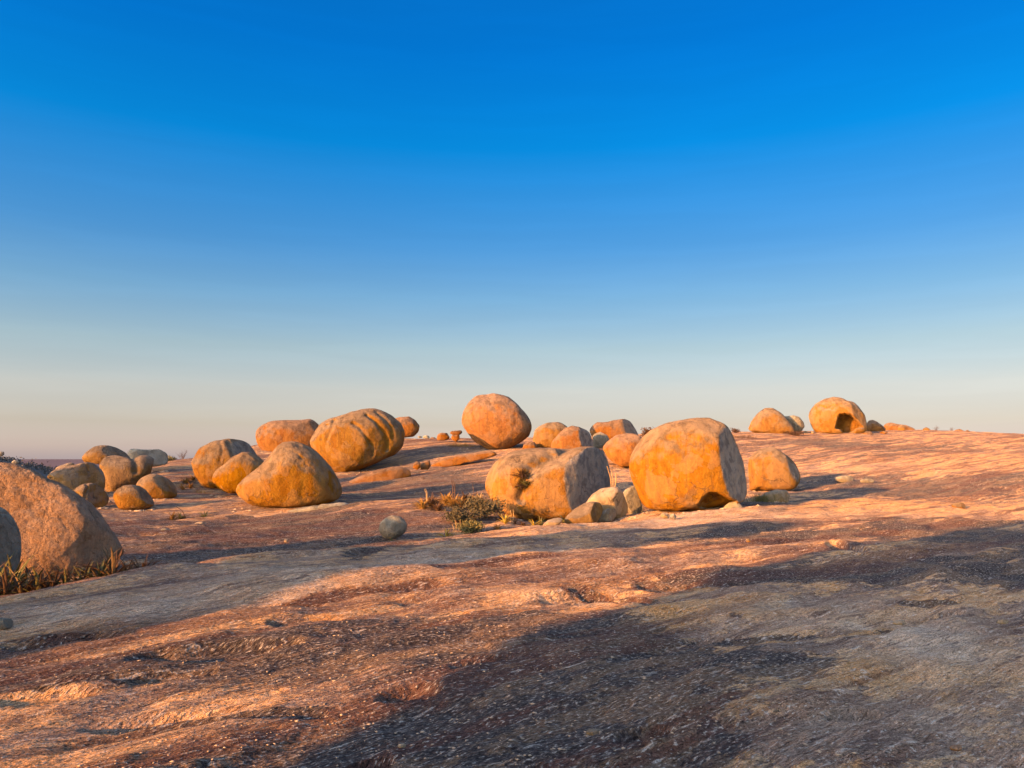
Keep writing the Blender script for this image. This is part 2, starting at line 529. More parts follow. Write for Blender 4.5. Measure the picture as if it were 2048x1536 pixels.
def rock_material(name, side, top, streakc, blotch, bump_k=1.0, seed=0.0, patch=.5, topk=1.0, grain=1.0):
    side, top, streakc, blotch = [tuple(c * .575 for c in q) for q in (side, top, streakc, blotch)]
    t = NT(name)
    oi = t.n('ShaderNodeObjectInfo')
    off = t.n('ShaderNodeVectorMath', operation='ADD')
    cmb = t.n('ShaderNodeCombineXYZ')
    rnd = t.math('MULTIPLY', oi.outputs['Random'], 40.0)
    for k in range(3):
        t.put(cmb.inputs[k], rnd)
    t.put(off.inputs[0], t.pos)
    t.put(off.inputs[1], cmb.outputs[0])
    P = off.outputs[0]
    big = t.noise(P, .8 + seed * .1, 5, .6, .3)
    mid = t.noise(P, 3.0, 6, .62)
    fine = t.noise(P, 16.0, 5, .65)
    grit = t.noise(P, 60.0, 3, .6)
    streak = t.noise(t.mapping((3.2, 3.2, .22), src=P), 1.0, 5, .6, .25)
    streak2 = t.noise(t.mapping((8, 8, .5), src=P), 1.0, 4, .6, .2)
    sep = t.n('ShaderNodeSeparateXYZ')
    t.put(sep.inputs[0], t.geo.outputs['Normal'])
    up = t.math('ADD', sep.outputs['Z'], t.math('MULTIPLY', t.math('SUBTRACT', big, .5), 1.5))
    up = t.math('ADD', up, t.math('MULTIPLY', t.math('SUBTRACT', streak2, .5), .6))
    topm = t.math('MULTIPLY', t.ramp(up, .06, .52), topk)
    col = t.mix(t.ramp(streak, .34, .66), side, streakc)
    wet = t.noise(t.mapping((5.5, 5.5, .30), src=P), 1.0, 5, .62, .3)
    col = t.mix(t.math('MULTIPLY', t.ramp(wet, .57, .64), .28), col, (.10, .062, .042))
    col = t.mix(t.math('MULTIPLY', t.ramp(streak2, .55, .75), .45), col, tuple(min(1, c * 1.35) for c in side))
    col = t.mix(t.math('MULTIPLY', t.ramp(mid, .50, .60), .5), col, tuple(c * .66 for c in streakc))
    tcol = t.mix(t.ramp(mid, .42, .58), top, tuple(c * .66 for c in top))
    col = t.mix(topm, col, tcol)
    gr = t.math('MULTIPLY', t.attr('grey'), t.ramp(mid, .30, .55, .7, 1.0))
    col = t.mix(gr, col, t.mix(t.ramp(mid, .40, .62), (.35, .305, .265), (.18, .155, .14)))  # greyed cut faces: lichened rock with shade painted in
    pm = t.ramp(t.math('ADD', t.math('MULTIPLY', big, .6), t.math('MULTIPLY', mid, .4)), .56, .68)
    col = t.mix(t.math('MULTIPLY', pm, patch), col, blotch)
    fl = t.ramp(fine, .60, .74)
    col = t.mix(t.math('MULTIPLY', fl, .35 * grain), col, tuple(min(1, c * 1.5 + .05) for c in top))
    dk = t.ramp(fine, .40, .28)
    col = t.mix(t.math('MULTIPLY', dk, .45 * grain), col, tuple(c * .35 for c in top))
    sheet = t.noise(P, 1.15, 4, .55, .2)
    shm = t.ramp(sheet, .505, .52)
    col = t.mix(t.math('MULTIPLY', shm, .22), col, tuple(min(1, c * 1.25 + .03) for c in top))
    tint = t.n('ShaderNodeHueSaturation')
    t.put(tint.inputs['Color'], col)
    rv = t.n('ShaderNodeMapRange')
    t.put(rv.inputs[0], t.math('FRACT', t.math('MULTIPLY', oi.outputs['Random'], 7.31)))
    rv.inputs[3].default_value, rv.inputs[4].default_value = .86, 1.14
    t.put(tint.inputs['Value'], rv.outputs[0])
    rs_ = t.n('ShaderNodeMapRange')
    t.put(rs_.inputs[0], t.math('FRACT', t.math('MULTIPLY', oi.outputs['Random'], 13.7)))
    rs_.inputs[3].default_value, rs_.inputs[4].default_value = .95, 1.12
    t.put(tint.inputs['Saturation'], rs_.outputs[0])
    col = tint.outputs[0]
    # thin weathered cracks
    wv = t.n('ShaderNodeVectorMath', operation='ADD')
    ns = t.n('ShaderNodeTexNoise')
    t.put(ns.inputs['Vector'], P)
    ns.inputs['Scale'].default_value = 1.3
    ns.inputs['Detail'].default_value = 4
    t.put(wv.inputs[0], P)
    t.put(wv.inputs[1], ns.outputs['Color'])
    vd = t.vor(wv.outputs[0], .62, 'DISTANCE_TO_EDGE')
    crack = t.math('MULTIPLY', t.ramp(vd, .014, .003), t.ramp(big, .50, .62))
    col = t.mix(t.math('MULTIPLY', crack, .6), col, (.06, .04, .03))
    n = t.bump(mid, .85 * bump_k, .16)
    n = t.bump(shm, .7, .03, n)
    n = t.bump(fine, .9 * bump_k, .05, n)
    n = t.bump(grit, .5 * bump_k, .010, n)
    n = t.bump(t.math('SUBTRACT', 1.0, crack), .5, .03, n)
    return t.finish(col, .92, n, .1, .8)

def plain_material(name, c1, c2, scale=6.0, rough=.85, spec=.15):
    t = NT(name)
    oi = t.n('ShaderNodeObjectInfo')
    v = t.noise(t.pos, scale, 3, .6)
    col = t.mix(t.ramp(t.math('ADD', t.math('MULTIPLY', v, .7), t.math('MULTIPLY', oi.outputs['Random'], .3)), .3, .7), c1, c2)
    return t.finish(col, rough, None, spec, .3)

M_GROUND = ground_material()
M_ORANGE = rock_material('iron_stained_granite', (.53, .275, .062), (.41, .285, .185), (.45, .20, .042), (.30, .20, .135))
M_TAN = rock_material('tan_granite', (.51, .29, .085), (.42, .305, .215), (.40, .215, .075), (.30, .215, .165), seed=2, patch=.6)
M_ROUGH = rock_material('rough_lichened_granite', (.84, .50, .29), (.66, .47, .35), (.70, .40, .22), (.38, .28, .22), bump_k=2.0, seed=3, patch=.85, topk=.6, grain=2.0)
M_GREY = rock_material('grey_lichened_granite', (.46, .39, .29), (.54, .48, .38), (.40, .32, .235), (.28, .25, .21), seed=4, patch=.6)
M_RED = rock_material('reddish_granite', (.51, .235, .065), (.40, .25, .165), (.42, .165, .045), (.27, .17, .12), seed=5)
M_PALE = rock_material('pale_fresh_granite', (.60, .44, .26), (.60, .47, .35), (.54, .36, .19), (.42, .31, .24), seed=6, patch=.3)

# ---------------------------------------------------------------- ground sheet
def stain_fields(X, Y):
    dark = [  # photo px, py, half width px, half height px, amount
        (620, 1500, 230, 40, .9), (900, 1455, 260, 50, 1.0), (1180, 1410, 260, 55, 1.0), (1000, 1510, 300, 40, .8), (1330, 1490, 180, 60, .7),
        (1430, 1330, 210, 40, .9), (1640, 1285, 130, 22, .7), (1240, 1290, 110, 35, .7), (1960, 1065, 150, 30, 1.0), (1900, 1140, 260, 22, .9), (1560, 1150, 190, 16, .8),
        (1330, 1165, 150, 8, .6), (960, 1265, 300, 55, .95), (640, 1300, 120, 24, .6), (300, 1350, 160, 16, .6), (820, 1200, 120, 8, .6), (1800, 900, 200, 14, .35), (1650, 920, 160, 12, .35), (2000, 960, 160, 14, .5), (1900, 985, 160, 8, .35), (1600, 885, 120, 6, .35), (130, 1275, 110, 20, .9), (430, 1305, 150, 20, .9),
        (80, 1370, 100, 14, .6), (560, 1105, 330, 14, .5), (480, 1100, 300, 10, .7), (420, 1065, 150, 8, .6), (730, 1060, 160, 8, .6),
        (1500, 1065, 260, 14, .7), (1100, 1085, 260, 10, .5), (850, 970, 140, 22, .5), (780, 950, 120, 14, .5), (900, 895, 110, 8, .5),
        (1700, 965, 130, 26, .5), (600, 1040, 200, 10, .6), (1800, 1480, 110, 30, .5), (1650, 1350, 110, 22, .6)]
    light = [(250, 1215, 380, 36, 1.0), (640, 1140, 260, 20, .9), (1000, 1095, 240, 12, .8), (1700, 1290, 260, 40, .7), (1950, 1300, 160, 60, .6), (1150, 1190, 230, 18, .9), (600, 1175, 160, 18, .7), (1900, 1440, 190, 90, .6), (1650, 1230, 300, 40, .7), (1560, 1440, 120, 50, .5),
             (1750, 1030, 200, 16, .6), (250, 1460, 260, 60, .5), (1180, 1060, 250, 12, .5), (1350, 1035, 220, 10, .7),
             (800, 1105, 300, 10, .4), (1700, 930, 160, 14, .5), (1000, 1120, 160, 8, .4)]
    ochre = [(1900, 1360, 150, 36, .7), (1720, 1235, 150, 20, .6), (1330, 1205, 110, 22, .6), (1180, 1195, 200, 16, 1.0), (640, 1170, 160, 14, .9),
             (1950, 925, 160, 16, .9), (1750, 1010, 200, 10, 1.0), (330, 1250, 200, 20, .8), (350, 1480, 260, 40, .8)]
    S = np.zeros(len(X))
    O = np.zeros(len(X))
    for lst, sg in ((dark, 1), (light, -1), (ochre, 0)):
        for px, py, w, h, k in lst:
            x, y, z = px_ground(px, py)
            x2, y2, _ = px_ground(px + 20, py)
            rx = w * y / FPX
            ya, yb = px_ground(px, py - h)[1], px_ground(px, py + h)[1]
            ry = max(.5 * abs(ya - yb), .12)
            f = k * np.exp(-(((X - x) / rx) ** 2 + ((Y - y - .25 * (X - x)) / ry) ** 2) * .8)
            if sg > 0:
                S = np.maximum(S, f) if False else S + f
            elif sg < 0:
                S = S - f
            else:
                O = np.maximum(O, f)
    Rd = np.zeros(len(X))
    for px, py, w, h, k in [(1880, 900, 330, 45, 1.0), (1560, 900, 200, 30, .9), (430, 1060, 330, 45, 1.0), (760, 1030, 240, 30, .9), (880, 960, 160, 26, .7), (960, 1265, 300, 45, .7),
                            (1400, 1075, 200, 12, .6), (700, 970, 120, 20, .7), (350, 960, 120, 24, .9), (950, 915, 160, 14, .8)]:
        x, y, z = px_ground(px, py)
        ry = max(.5 * abs(px_ground(px, py - h)[1] - px_ground(px, py + h)[1]), .12)
        Rd = np.maximum(Rd, k * np.exp(-(((X - x) / (w * y / FPX)) ** 2 + ((Y - y) / ry) ** 2) * .8))
    J = joints(X, Y)[0]
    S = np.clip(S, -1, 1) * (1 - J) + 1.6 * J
    return S, O, Rd

def build_ground():
    az = np.r_[np.linspace(-48, 48, 820), np.linspace(48, 312, 68)[1:-1]]
    rr = np.r_[np.linspace(.05, 1.25, 8), np.geomspace(1.3, 135, 630), np.geomspace(138, 60000, 44)]
    A, RR = np.meshgrid(np.radians(az), rr)
    X, Y = (RR * np.sin(A)).ravel(), (RR * np.cos(A)).ravel()
    r = RR.ravel()
    z = base_z(X, Y) + relief(X, Y, np.maximum(r, 1) * .0045) + hollows(X, Y)
    S, O, Rd = stain_fields(X, Y)
    nc, nr = len(az), len(rr)
    idx = np.arange(nc * nr).reshape(nr, nc)
    a = idx[:-1]
    b = np.roll(idx, -1, 1)[:-1]
    c = np.roll(idx, -1, 1)[1:]
    d = idx[1:]
    faces = np.stack([d, c, b, a], -1).reshape(-1, 4)
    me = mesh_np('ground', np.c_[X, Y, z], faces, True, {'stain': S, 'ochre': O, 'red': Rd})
    me.materials.append(M_GROUND)
    far = plain_material('hazy_dry_scrub_plain', (.105, .072, .085), (.14, .098, .105), .004)  # scrub colour tinted purple to paint in the distant haze
    me.materials.append(far)
    rf = .5 * (RR[:-1] + RR[1:]).ravel()
    mi = (rf > 230).astype(np.int32)
    me.polygons.foreach_set('material_index', mi)
    link('ground', me, kind='structure')
build_ground()

# ---------------------------------------------------------------- boulders
_ico = {}
def ico(level):
    if level not in _ico:
        bm = bmesh.new()
        bmesh.ops.create_icosphere(bm, subdivisions=level, radius=1)
        bm.verts.ensure_lookup_table()
        v = np.array([p.co[:] for p in bm.verts])
        f = np.array([[q.index for q in p.verts] for p in bm.faces])
        bm.free()
        _ico[level] = (v, f)
    return _ico[level]

ZOOM = {'Z2': (360, 780, 4.096), 'Z3': (760, 760, 3.7236), 'Z4': (1200, 780, 4.096), 'Z5': (1450, 770, 3.4247),
        'Z1b': (80, 860, 6.827), 'Z1a': (0, 860, 3.84), 'P': (0, 0, 1.0)}

def smooth_periodic(a, sig):
    n = len(a)
    k = np.arange(n)
    k = np.minimum(k, n - k)
    g = np.exp(-.5 * (k / sig) ** 2)
    g /= g.sum()
    return np.real(np.fft.ifft(np.fft.fft(a) * np.fft.fft(g)))

def polar_profile(pts, n=360):
    """distance from the centre to the outline for n directions"""
    ang = np.arange(n) / n * 2 * math.pi
    out = np.zeros(n)
    P = np.asarray(pts)
    Q = np.roll(P, -1, 0)
    e = Q - P
    for i, t in enumerate(ang):
        d = np.array([math.cos(t), math.sin(t)])
        den = d[0] * e[:, 1] - d[1] * e[:, 0]
        den = np.where(np.abs(den) < 1e-12, 1e-12, den)
        s = (P[:, 0] * e[:, 1] - P[:, 1] * e[:, 0]) / den
        u = (P[:, 0] * d[1] - P[:, 1] * d[0]) / den
        ok = (u >= -1e-6) & (u <= 1 + 1e-6) & (s > 0)
        out[i] = s[ok].max() if ok.any() else 0
    bad = out <= 0
    if bad.any():
        out[bad] = out[~bad].mean()
    return out

def seg_dist(x, z, poly):
    best = np.full(len(x), 1e9)
    for (x0, z0), (x1, z1) in zip(poly[:-1], poly[1:]):
        dx, dz = x1 - x0, z1 - z0
        t = np.clip(((x - x0) * dx + (z - z0) * dz) / (dx * dx + dz * dz + 1e-12), 0, 1)
        best = np.minimum(best, np.hypot(x - x0 - t * dx, z - z0 - t * dz))
    return best

def poly_sd(x, z, poly):
    """signed distance to a polygon, positive inside"""
    d = seg_dist(x, z, list(poly) + [poly[0]])
    ins = np.zeros(len(x), bool)
    n = len(poly)
    for i in range(n):
        x0, z0 = poly[i]
        x1, z1 = poly[(i + 1) % n]
        c = ((z0 > z) != (z1 > z)) & (x < (x1 - x0) * (z - z0) / (z1 - z0 + 1e-12) + x0)
        ins ^= c
    return np.where(ins, d, -d)

BOULDERS = {}
def boulder(key, zoom, outline, Y, label, mat=None, depth=.85, back=None, level=5, e=.86, lump=.06, rough=.019, cuts=(), grooves=(), caves=(),
            pits=(), name='boulder', group='weathered granite boulders', category='boulder', shear=0.0, sink=.0, seed=None, flat_front=0.0):
    """one rounded boulder. The outline gives its width and height at its own distance Y; depth is its half
    thickness along the view as a share of its half width; cuts are flat broken faces; grooves, pits, caves are carved in."""
    if zoom == 'W':                      # outline given in metres: (distance right of the sun line, height), Y = distance along it
        ox, oy, k = 0, 0, 1.0
        sl = np.array([math.sin(R(SUN_AZ)), math.cos(R(SUN_AZ)), 0.0])
        rt = np.array([sl[1], -sl[0], 0.0])
        h = sl
        o2 = np.array(outline, float)
        o2[:, 1] *= np.where(o2[:, 1] > 0, math.tan(R(SUN_EL)) / .158, 1.0)
        c2 = .5 * (o2.min(0) + o2.max(0))
        P0 = rt * c2[0] + sl * Y + np.array([0, 0, c2[1]])
    else:
        ox, oy, k = ZOOM[zoom]
        px = np.array([(ox + a / k, oy + b / k) for a, b in outline], float)
        lo, hi = px.min(0), px.max(0)
        cpx = .5 * (lo + hi)
        P0 = at(cpx[0], cpx[1], Y)
        h = np.array([P0[0], P0[1], 0.0])
        h /= np.linalg.norm(h)
        rt = np.array([h[1], -h[0], 0.0])
    cam_p = np.array([0, 0, EYE])
    def to_plane(q):
        d = ray(*q)
        s = np.dot(P0 - cam_p, h) / np.dot(d, h)
        w = cam_p + d * s - P0
        return np.array([np.dot(w, rt), w[2]])
    prof = (o2 - c2) if zoom == 'W' else np.array([to_plane(q) for q in px])
    hw = .5 * (prof[:, 0].max() - prof[:, 0].min())
    hh = .5 * (prof[:, 1].max() - prof[:, 1].min())
    Rr = smooth_periodic(polar_profile(prof), 3.0)
    Rs = smooth_periodic(Rr, 26.0)
    V, F = ico(level)
    nx, ny, nz = V[:, 0], V[:, 1], V[:, 2]
    phi = np.arctan2(nz, nx) % (2 * math.pi)
    s = np.hypot(nx, nz)
    fi = phi / (2 * math.pi) * 360
    i0 = np.floor(fi).astype(int) % 360
    ft = fi - np.floor(fi)
    def samp(a):
        return a[i0] * (1 - ft) + a[(i0 + 1) % 360] * ft
    Rv = samp(Rs) * (1 - s ** 3) + samp(Rr) * s ** 3
    sp = s ** e
    cp = np.abs(ny) ** e
    D = hw * .5 + hh * .5
    D *= depth
    Db = D * (back if back else 1.0)
    yy = np.where(ny < 0, -D * cp, Db * cp)
    L = np.c_[np.cos(phi) * Rv * sp, yy, np.sin(phi) * Rv * sp]
    L[:, 1] += shear * L[:, 2]
    size = (hw + hh) * .5
    sd = (seed if seed is not None else abs(hash_str(key)) % 997) * 1.37
    # broken flat faces
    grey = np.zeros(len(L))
    for cut in cuts:
        nv, dist, soft = cut[:3]
        nv = np.array(nv, float)
        nv /= np.linalg.norm(nv)
        q = L @ nv - dist * size
        so = soft * size
        over = np.where(q > 30 * so, q, so * np.log1p(np.exp(np.clip(q / so, -40, 40))))
        L -= over[:, None] * nv[None] * .985
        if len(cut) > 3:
            grey = np.maximum(grey, cut[3] * sstep(0, 2.5 * so, q))  # grey on cut faces: lichened rock, and shaded tone painted into the colour
    fr_ = random.Random(int(sd * 10) + 3)
    for _ in range(6):
        nv = np.array([fr_.uniform(-1, 1), fr_.uniform(-1, .25), fr_.uniform(-.5, .9)])
        nv /= np.linalg.norm(nv)
        q = L @ nv
        q = q - q.max() * fr_.uniform(.90, .965)
        so = .012 * size
        L -= np.where(q > 30 * so, q, so * np.log1p(np.exp(np.clip(q / so, -40, 40))))[:, None] * nv[None] * .9
    # carving, worked out in the boulder's own width-height plane
    front = sstep(.25, -.05, ny)
    for pts, wid, dep in grooves:
        g = np.array([to_plane((ox + a / k, oy + b / k)) for a, b in pts])
        wv = wid / k * Y / FPX
        d = seg_dist(L[:, 0] + .25 * wv * perlin(L * 3 + sd), L[:, 2], g)
        f = dep * size * np.exp(-(d / wv) ** 2) * front
        L[:, 1] += f * .8
        L[:, 2] -= f * .25
    for pts, soft, dep in caves:
        g = np.array([to_plane((ox + a / k, oy + b / k)) for a, b in pts])
        sv = soft / k * Y / FPX
        q = poly_sd(L[:, 0], L[:, 2], [tuple(p) for p in g])
        f = dep * size * sstep(0, sv, q) * front
        L[:, 1] += f
    for a, b, rad, dep in pits:
        g = to_plane((ox + a / k, oy + b / k))
        rv = rad / k * Y / FPX
        d = np.hypot(L[:, 0] - g[0] + .4 * rv * perlin(L * 4 + sd), (L[:, 2] - g[1]) * 1.3)
        f = dep * size * sstep(rv * 1.2, rv * .5, d) * front
        L[:, 1] += f
    # uneven weathered surface
    nrm = L / (np.linalg.norm(L, axis=1)[:, None] + 1e-9)
    q = L / size
    disp = lump * .6 * fbm(q * 1.1 + sd, 2)
    disp += rough * fbm(q * 4.5 + sd * 2, 3)
    rd = 1 - np.abs(perlin(q * 3.1 + sd * 3)) * 2.2
    disp -= rough * 1.4 * np.clip(rd - .72, 0, 1) * sstep(-.1, .4, perlin(q * 1.3 + sd * 5))
    disp += rough * .30 * fbm(q * 16 + sd, 2)
    L = L + nrm * (disp * size)[:, None]
    W = P0 + L[:, :1] * rt + L[:, 1:2] * h + L[:, 2:3] * np.array([0, 0, 1.0])
    zmin = W[:, 2].min()
    org = np.array([P0[0], P0[1], zmin])
    W[:, 2] -= sink
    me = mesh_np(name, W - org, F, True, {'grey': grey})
    o = link(name, me, org, mat or M_ORANGE, label=label, category=category, group=group)
    gz = ground_z(P0[0], P0[1])
    BOULDERS[key] = dict(o=o, P0=P0, h=h, rt=rt, D=D, hw=hw, hh=hh, L=L)
    gap = zmin - sink - gz
    if gap > 0.02 or gap < -.7:
        print('BOULDER %-4s bottom minus ground %.2f (ground px would be y=%.0f) h=%.1f' % (key, gap, 0, 2 * hh))
    return o

def hash_str(s):
    v = 7
    for ch in s:
        v = (v * 131 + ord(ch)) % 100003
    return v


# big ones in the middle distance
boulder('A', 'Z2', [(440, 820), (470, 770), (560, 690), (640, 640), (720, 560), (780, 480), (830, 430), (910, 418), (1000, 440), (1090, 480),
    (1180, 560), (1260, 640), (1320, 720), (1362, 790), (1350, 850), (1290, 905), (1200, 935), (1050, 950), (940, 965), (800, 965), (640, 955),
    (520, 935), (470, 880)], 29, 'large pear-shaped orange boulder with a pitted peak, front of the left-centre group', M_ORANGE, level=6, depth=.8, cuts=[((.90, -.30, .30), 1.02, .10, .75)],
    grooves=[([(830, 440), (900, 425), (980, 450)], 18, .05), ([(870, 490), (960, 520), (1000, 560)], 12, .035), ([(1010, 800), (985, 860), (1000, 890)], 22, .03),
             ([(1110, 500), (1200, 590), (1230, 620)], 14, .03)],
    caves=[([(640, 975), (720, 945), (900, 940), (1120, 930), (1250, 910), (1240, 990), (700, 1000)], 30, .35)])
boulder('B', 'Z2', [(1060, 440), (1065, 350), (1120, 290), (1200, 245), (1300, 215), (1400, 185), (1500, 158), (1600, 152), (1690, 180), (1760, 220),
    (1815, 270), (1845, 340), (1845, 420), (1820, 480), (1760, 530), (1650, 580), (1550, 625), (1430, 665), (1330, 692), (1230, 660), (1120, 570)], 46,
    'huge leaning egg-shaped boulder with curved deep grooves across its right half', M_ORANGE, level=6, depth=.95,
    grooves=[([(1420, 285), (1470, 318), (1520, 385), (1568, 450), (1572, 530)], 12, .085), ([(1530, 215), (1595, 265), (1655, 345), (1692, 425), (1690, 490)], 15, .10),
             ([(1600, 185), (1670, 245), (1722, 320), (1735, 400)], 11, .06), ([(1760, 230), (1800, 290), (1825, 370), (1825, 440)], 13, .07),
             ([(1265, 260), (1250, 310), (1225, 380), (1215, 410)], 14, .06), ([(1310, 330), (1325, 390)], 9, .04), ([(1390, 390), (1420, 430)], 9, .03)],
    pits=[(1120, 345, 20, .05), (1155, 300, 14, .05), (1210, 298, 14, .05), (1270, 262, 22, .05), (1168, 400, 12, .05)])
boulder('C', 'Z2', [(605, 400), (615, 350), (650, 300), (740, 255), (860, 248), (980, 245), (1070, 237), (1140, 272), (1200, 350), (1180, 480), (1000, 580),
    (800, 590), (700, 520), (630, 450)], 52, 'broad flat-topped boulder with small pits, behind the egg-shaped grooved boulder', M_RED, level=5, depth=.8,
    pits=[(690, 325, 16, .04), (700, 355, 14, .05), (765, 335, 18, .05), (640, 330, 14, .05), (680, 390, 16, .04), (740, 380, 12, .04), (790, 370, 14, .04)],
    grooves=[([(800, 350), (780, 400)], 12, .03), ([(850, 370), (830, 410)], 12, .03)])
boulder('D', 'Z2', [(1740, 240), (1800, 220), (1880, 217), (1930, 250), (1963, 290), (1955, 340), (1915, 382), (1830, 392), (1740, 380), (1710, 300)], 57,
    'boulder peeping out behind the right end of the grooved egg-shaped boulder', M_RED)
boulder('E', 'Z2', [(95, 590), (110, 530), (170, 470), (270, 420), (390, 400), (500, 405), (600, 412), (670, 450), (705, 495), (712, 530), (690, 620), (580, 760),
    (420, 800), (260, 803), (180, 785), (120, 700)], 36, 'humped orange boulder with wrinkled grey top at the left of the centre group', M_ORANGE, level=6, depth=.9,
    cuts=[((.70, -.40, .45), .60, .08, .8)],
    grooves=[([(330, 430), (350, 500), (330, 580)], 13, .05), ([(390, 420), (420, 480), (430, 540)], 13, .05), ([(460, 420), (490, 480), (495, 510)], 12, .05),
             ([(530, 420), (560, 480), (570, 520)], 14, .06)])
boulder('F', 'Z2', [(260, 720), (290, 660), (370, 600), (430, 545), (510, 505), (580, 512), (650, 545), (700, 590), (710, 680), (620, 800), (500, 845), (400, 850),
    (320, 815), (275, 770)], 33, 'smaller orange boulder wedged between the humped and the pear-shaped boulders', M_ORANGE, depth=.8,
    grooves=[([(440, 550), (500, 520), (560, 560), (610, 590)], 12, .04)])
boulder('G', 'Z2', [(1625, 1140), (1640, 1090), (1680, 1040), (1740, 1025), (1800, 1035), (1850, 1070), (1863, 1110), (1850, 1160), (1800, 1200), (1730, 1224),
    (1670, 1208), (1635, 1175)], 21, 'small round grey boulder alone in the shade in the middle of the slope', M_GREY, depth=1.0, lump=.04,
    cuts=[((-.25, -.75, .55), .86, .05), ((.3, -.9, .2), .9, .05)])
boulder('H', 'Z3', [(605, 300), (620, 240), (665, 165), (720, 120), (770, 98), (850, 97), (960, 130), (1040, 180), (1090, 240), (1120, 300), (1132, 360), (1110, 420),
    (1050, 465), (980, 505), (920, 524), (800, 520), (720, 503), (680, 440), (650, 390), (615, 345)], 52, 'great round boulder balanced alone on the skyline in the centre', M_RED,
    level=6, depth=.95, grooves=[([(800, 110), (830, 180), (880, 260), (910, 330)], 18, .035), ([(1000, 270), (1010, 330), (990, 370)], 14, .025)],
    cuts=[((-.55, -.35, -.75), .86, .03)])
boulder('I', 'Z3', [(423, 432), (430, 400), (460, 392), (500, 395), (520, 425), (512, 442), (470, 452), (428, 450)], 55, 'small squat orange stone on the skyline left of the mushroom rock', M_RED)
boulder('K', 'Z3', [(1137, 430), (1140, 385), (1180, 345), (1250, 318), (1320, 312), (1370, 325), (1402, 350), (1410, 430), (1320, 510), (1145, 510)], 50,
    'orange boulder with a domed top just right of the great round boulder', M_ORANGE, depth=.8)
boulder('L', 'Z3', [(1268, 510), (1280, 460), (1330, 400), (1380, 355), (1430, 337), (1490, 350), (1560, 372), (1600, 395), (1640, 440), (1640, 500), (1540, 540), (1300, 540)], 47,
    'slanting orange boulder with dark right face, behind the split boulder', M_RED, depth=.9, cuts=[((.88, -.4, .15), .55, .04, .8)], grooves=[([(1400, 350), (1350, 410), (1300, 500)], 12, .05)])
boulder('M', 'Z3', [(1580, 410), (1640, 386), (1690, 410), (1710, 445), (1700, 480), (1660, 510), (1590, 510)], 49.5, 'shaded boulder squeezed in behind the slanting dark-faced boulder', M_GREY)
boulder('N', 'Z3', [(1555, 372), (1560, 350), (1620, 310), (1660, 318), (1740, 300), (1830, 287), (1880, 300), (1930, 350), (1968, 405), (1950, 460), (1700, 490), (1590, 450)], 57,
    'wide boulder with a ridged top on the skyline behind the others, centre right', M_RED, depth=.8, cuts=[((.8, -.4, .35), .66, .05, .7)], grooves=[([(1700, 310), (1760, 360), (1790, 420)], 14, .05), ([(1640, 320), (1600, 370)], 10, .04)])
boulder('O', 'Z3', [(1652, 500), (1690, 460), (1760, 410), (1830, 398), (1900, 402), (1950, 430), (1990, 500), (1960, 600), (1880, 645), (1800, 652), (1740, 620), (1690, 570)], 42,
    'rounded reddish boulder between the split boulder and the biggest boulder', M_RED, depth=.9)
boulder('P', 'Z3', [(1060, 512), (1070, 480), (1110, 462), (1150, 460), (1175, 500), (1150, 528), (1065, 530)], 49, 'low stone tucked against the foot of the domed boulder', M_RED)
boulder('Q', 'Z3', [(778, 800), (785, 730), (810, 660), (870, 590), (960, 540), (1080, 512), (1200, 503), (1330, 502), (1410, 510), (1470, 500), (1580, 492), (1640, 510),
    (1720, 560), (1770, 630), (1800, 710), (1800, 800), (1760, 900), (1640, 980), (1490, 1010), (1380, 1025), (1250, 1035), (1120, 1040), (1010, 1030), (930, 980), (850, 910), (800, 850)], 28.5,
    'wide orange boulder split by a cleft, its right face dark and flat', M_ORANGE, level=6, depth=.85, e=.66, back=1.9,
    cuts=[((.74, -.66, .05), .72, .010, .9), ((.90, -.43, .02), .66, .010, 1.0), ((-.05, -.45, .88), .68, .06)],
    grooves=[([(1390, 505), (1330, 560), (1200, 610), (1140, 650), (1100, 710), (1080, 780), (1060, 850)], 40, .24), ([(960, 612), (1050, 600), (1130, 640)], 18, .05),
             ([(1240, 530), (1290, 570)], 16, .04)],
    caves=[([(920, 990), (1000, 960), (1060, 975), (1130, 1040), (1000, 1060)], 25, .12)])
boulder('V', 'Z4', [(243, 620), (255, 530), (290, 440), (350, 370), (430, 320), (530, 275), (650, 250), (780, 235), (900, 232), (980, 258), (1060, 310), (1110, 390), (1170, 490),
    (1215, 580), (1232, 680), (1238, 780), (1225, 850), (1190, 895), (1130, 925), (1050, 940), (950, 960), (860, 970), (740, 978), (640, 990), (580, 992), (460, 985), (360, 960),
    (320, 900), (290, 800), (255, 710)], 25.5, 'biggest boulder, orange with a hollow at its lower right foot and a grey right side', M_ORANGE, level=6, depth=.9, e=.78,
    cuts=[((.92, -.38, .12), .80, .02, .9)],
    grooves=[([(520, 380), (545, 330), (570, 320)], 6, .015), ([(640, 445), (675, 490)], 6, .015), ([(620, 990), (650, 920), (720, 880), (800, 890)], 20, .05), ([(330, 500), (400, 550)], 7, .015)],
    caves=[([(800, 960), (805, 910), (840, 850), (890, 812), (960, 825), (1060, 870), (1120, 895), (1100, 960), (950, 1000)], 22, .42)])
boulder('W', 'Z4', [(1205, 700), (1218, 560), (1270, 510), (1330, 475), (1400, 460), (1460, 480), (1540, 540), (1600, 600), (1640, 650), (1655, 700), (1635, 760), (1590, 812), (1480, 820),
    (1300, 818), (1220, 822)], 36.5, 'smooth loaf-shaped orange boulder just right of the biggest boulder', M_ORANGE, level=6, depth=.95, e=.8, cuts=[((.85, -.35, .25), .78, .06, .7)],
    caves=[([(1270, 830), (1290, 790), (1330, 785), (1355, 810), (1350, 840)], 12, .15)])
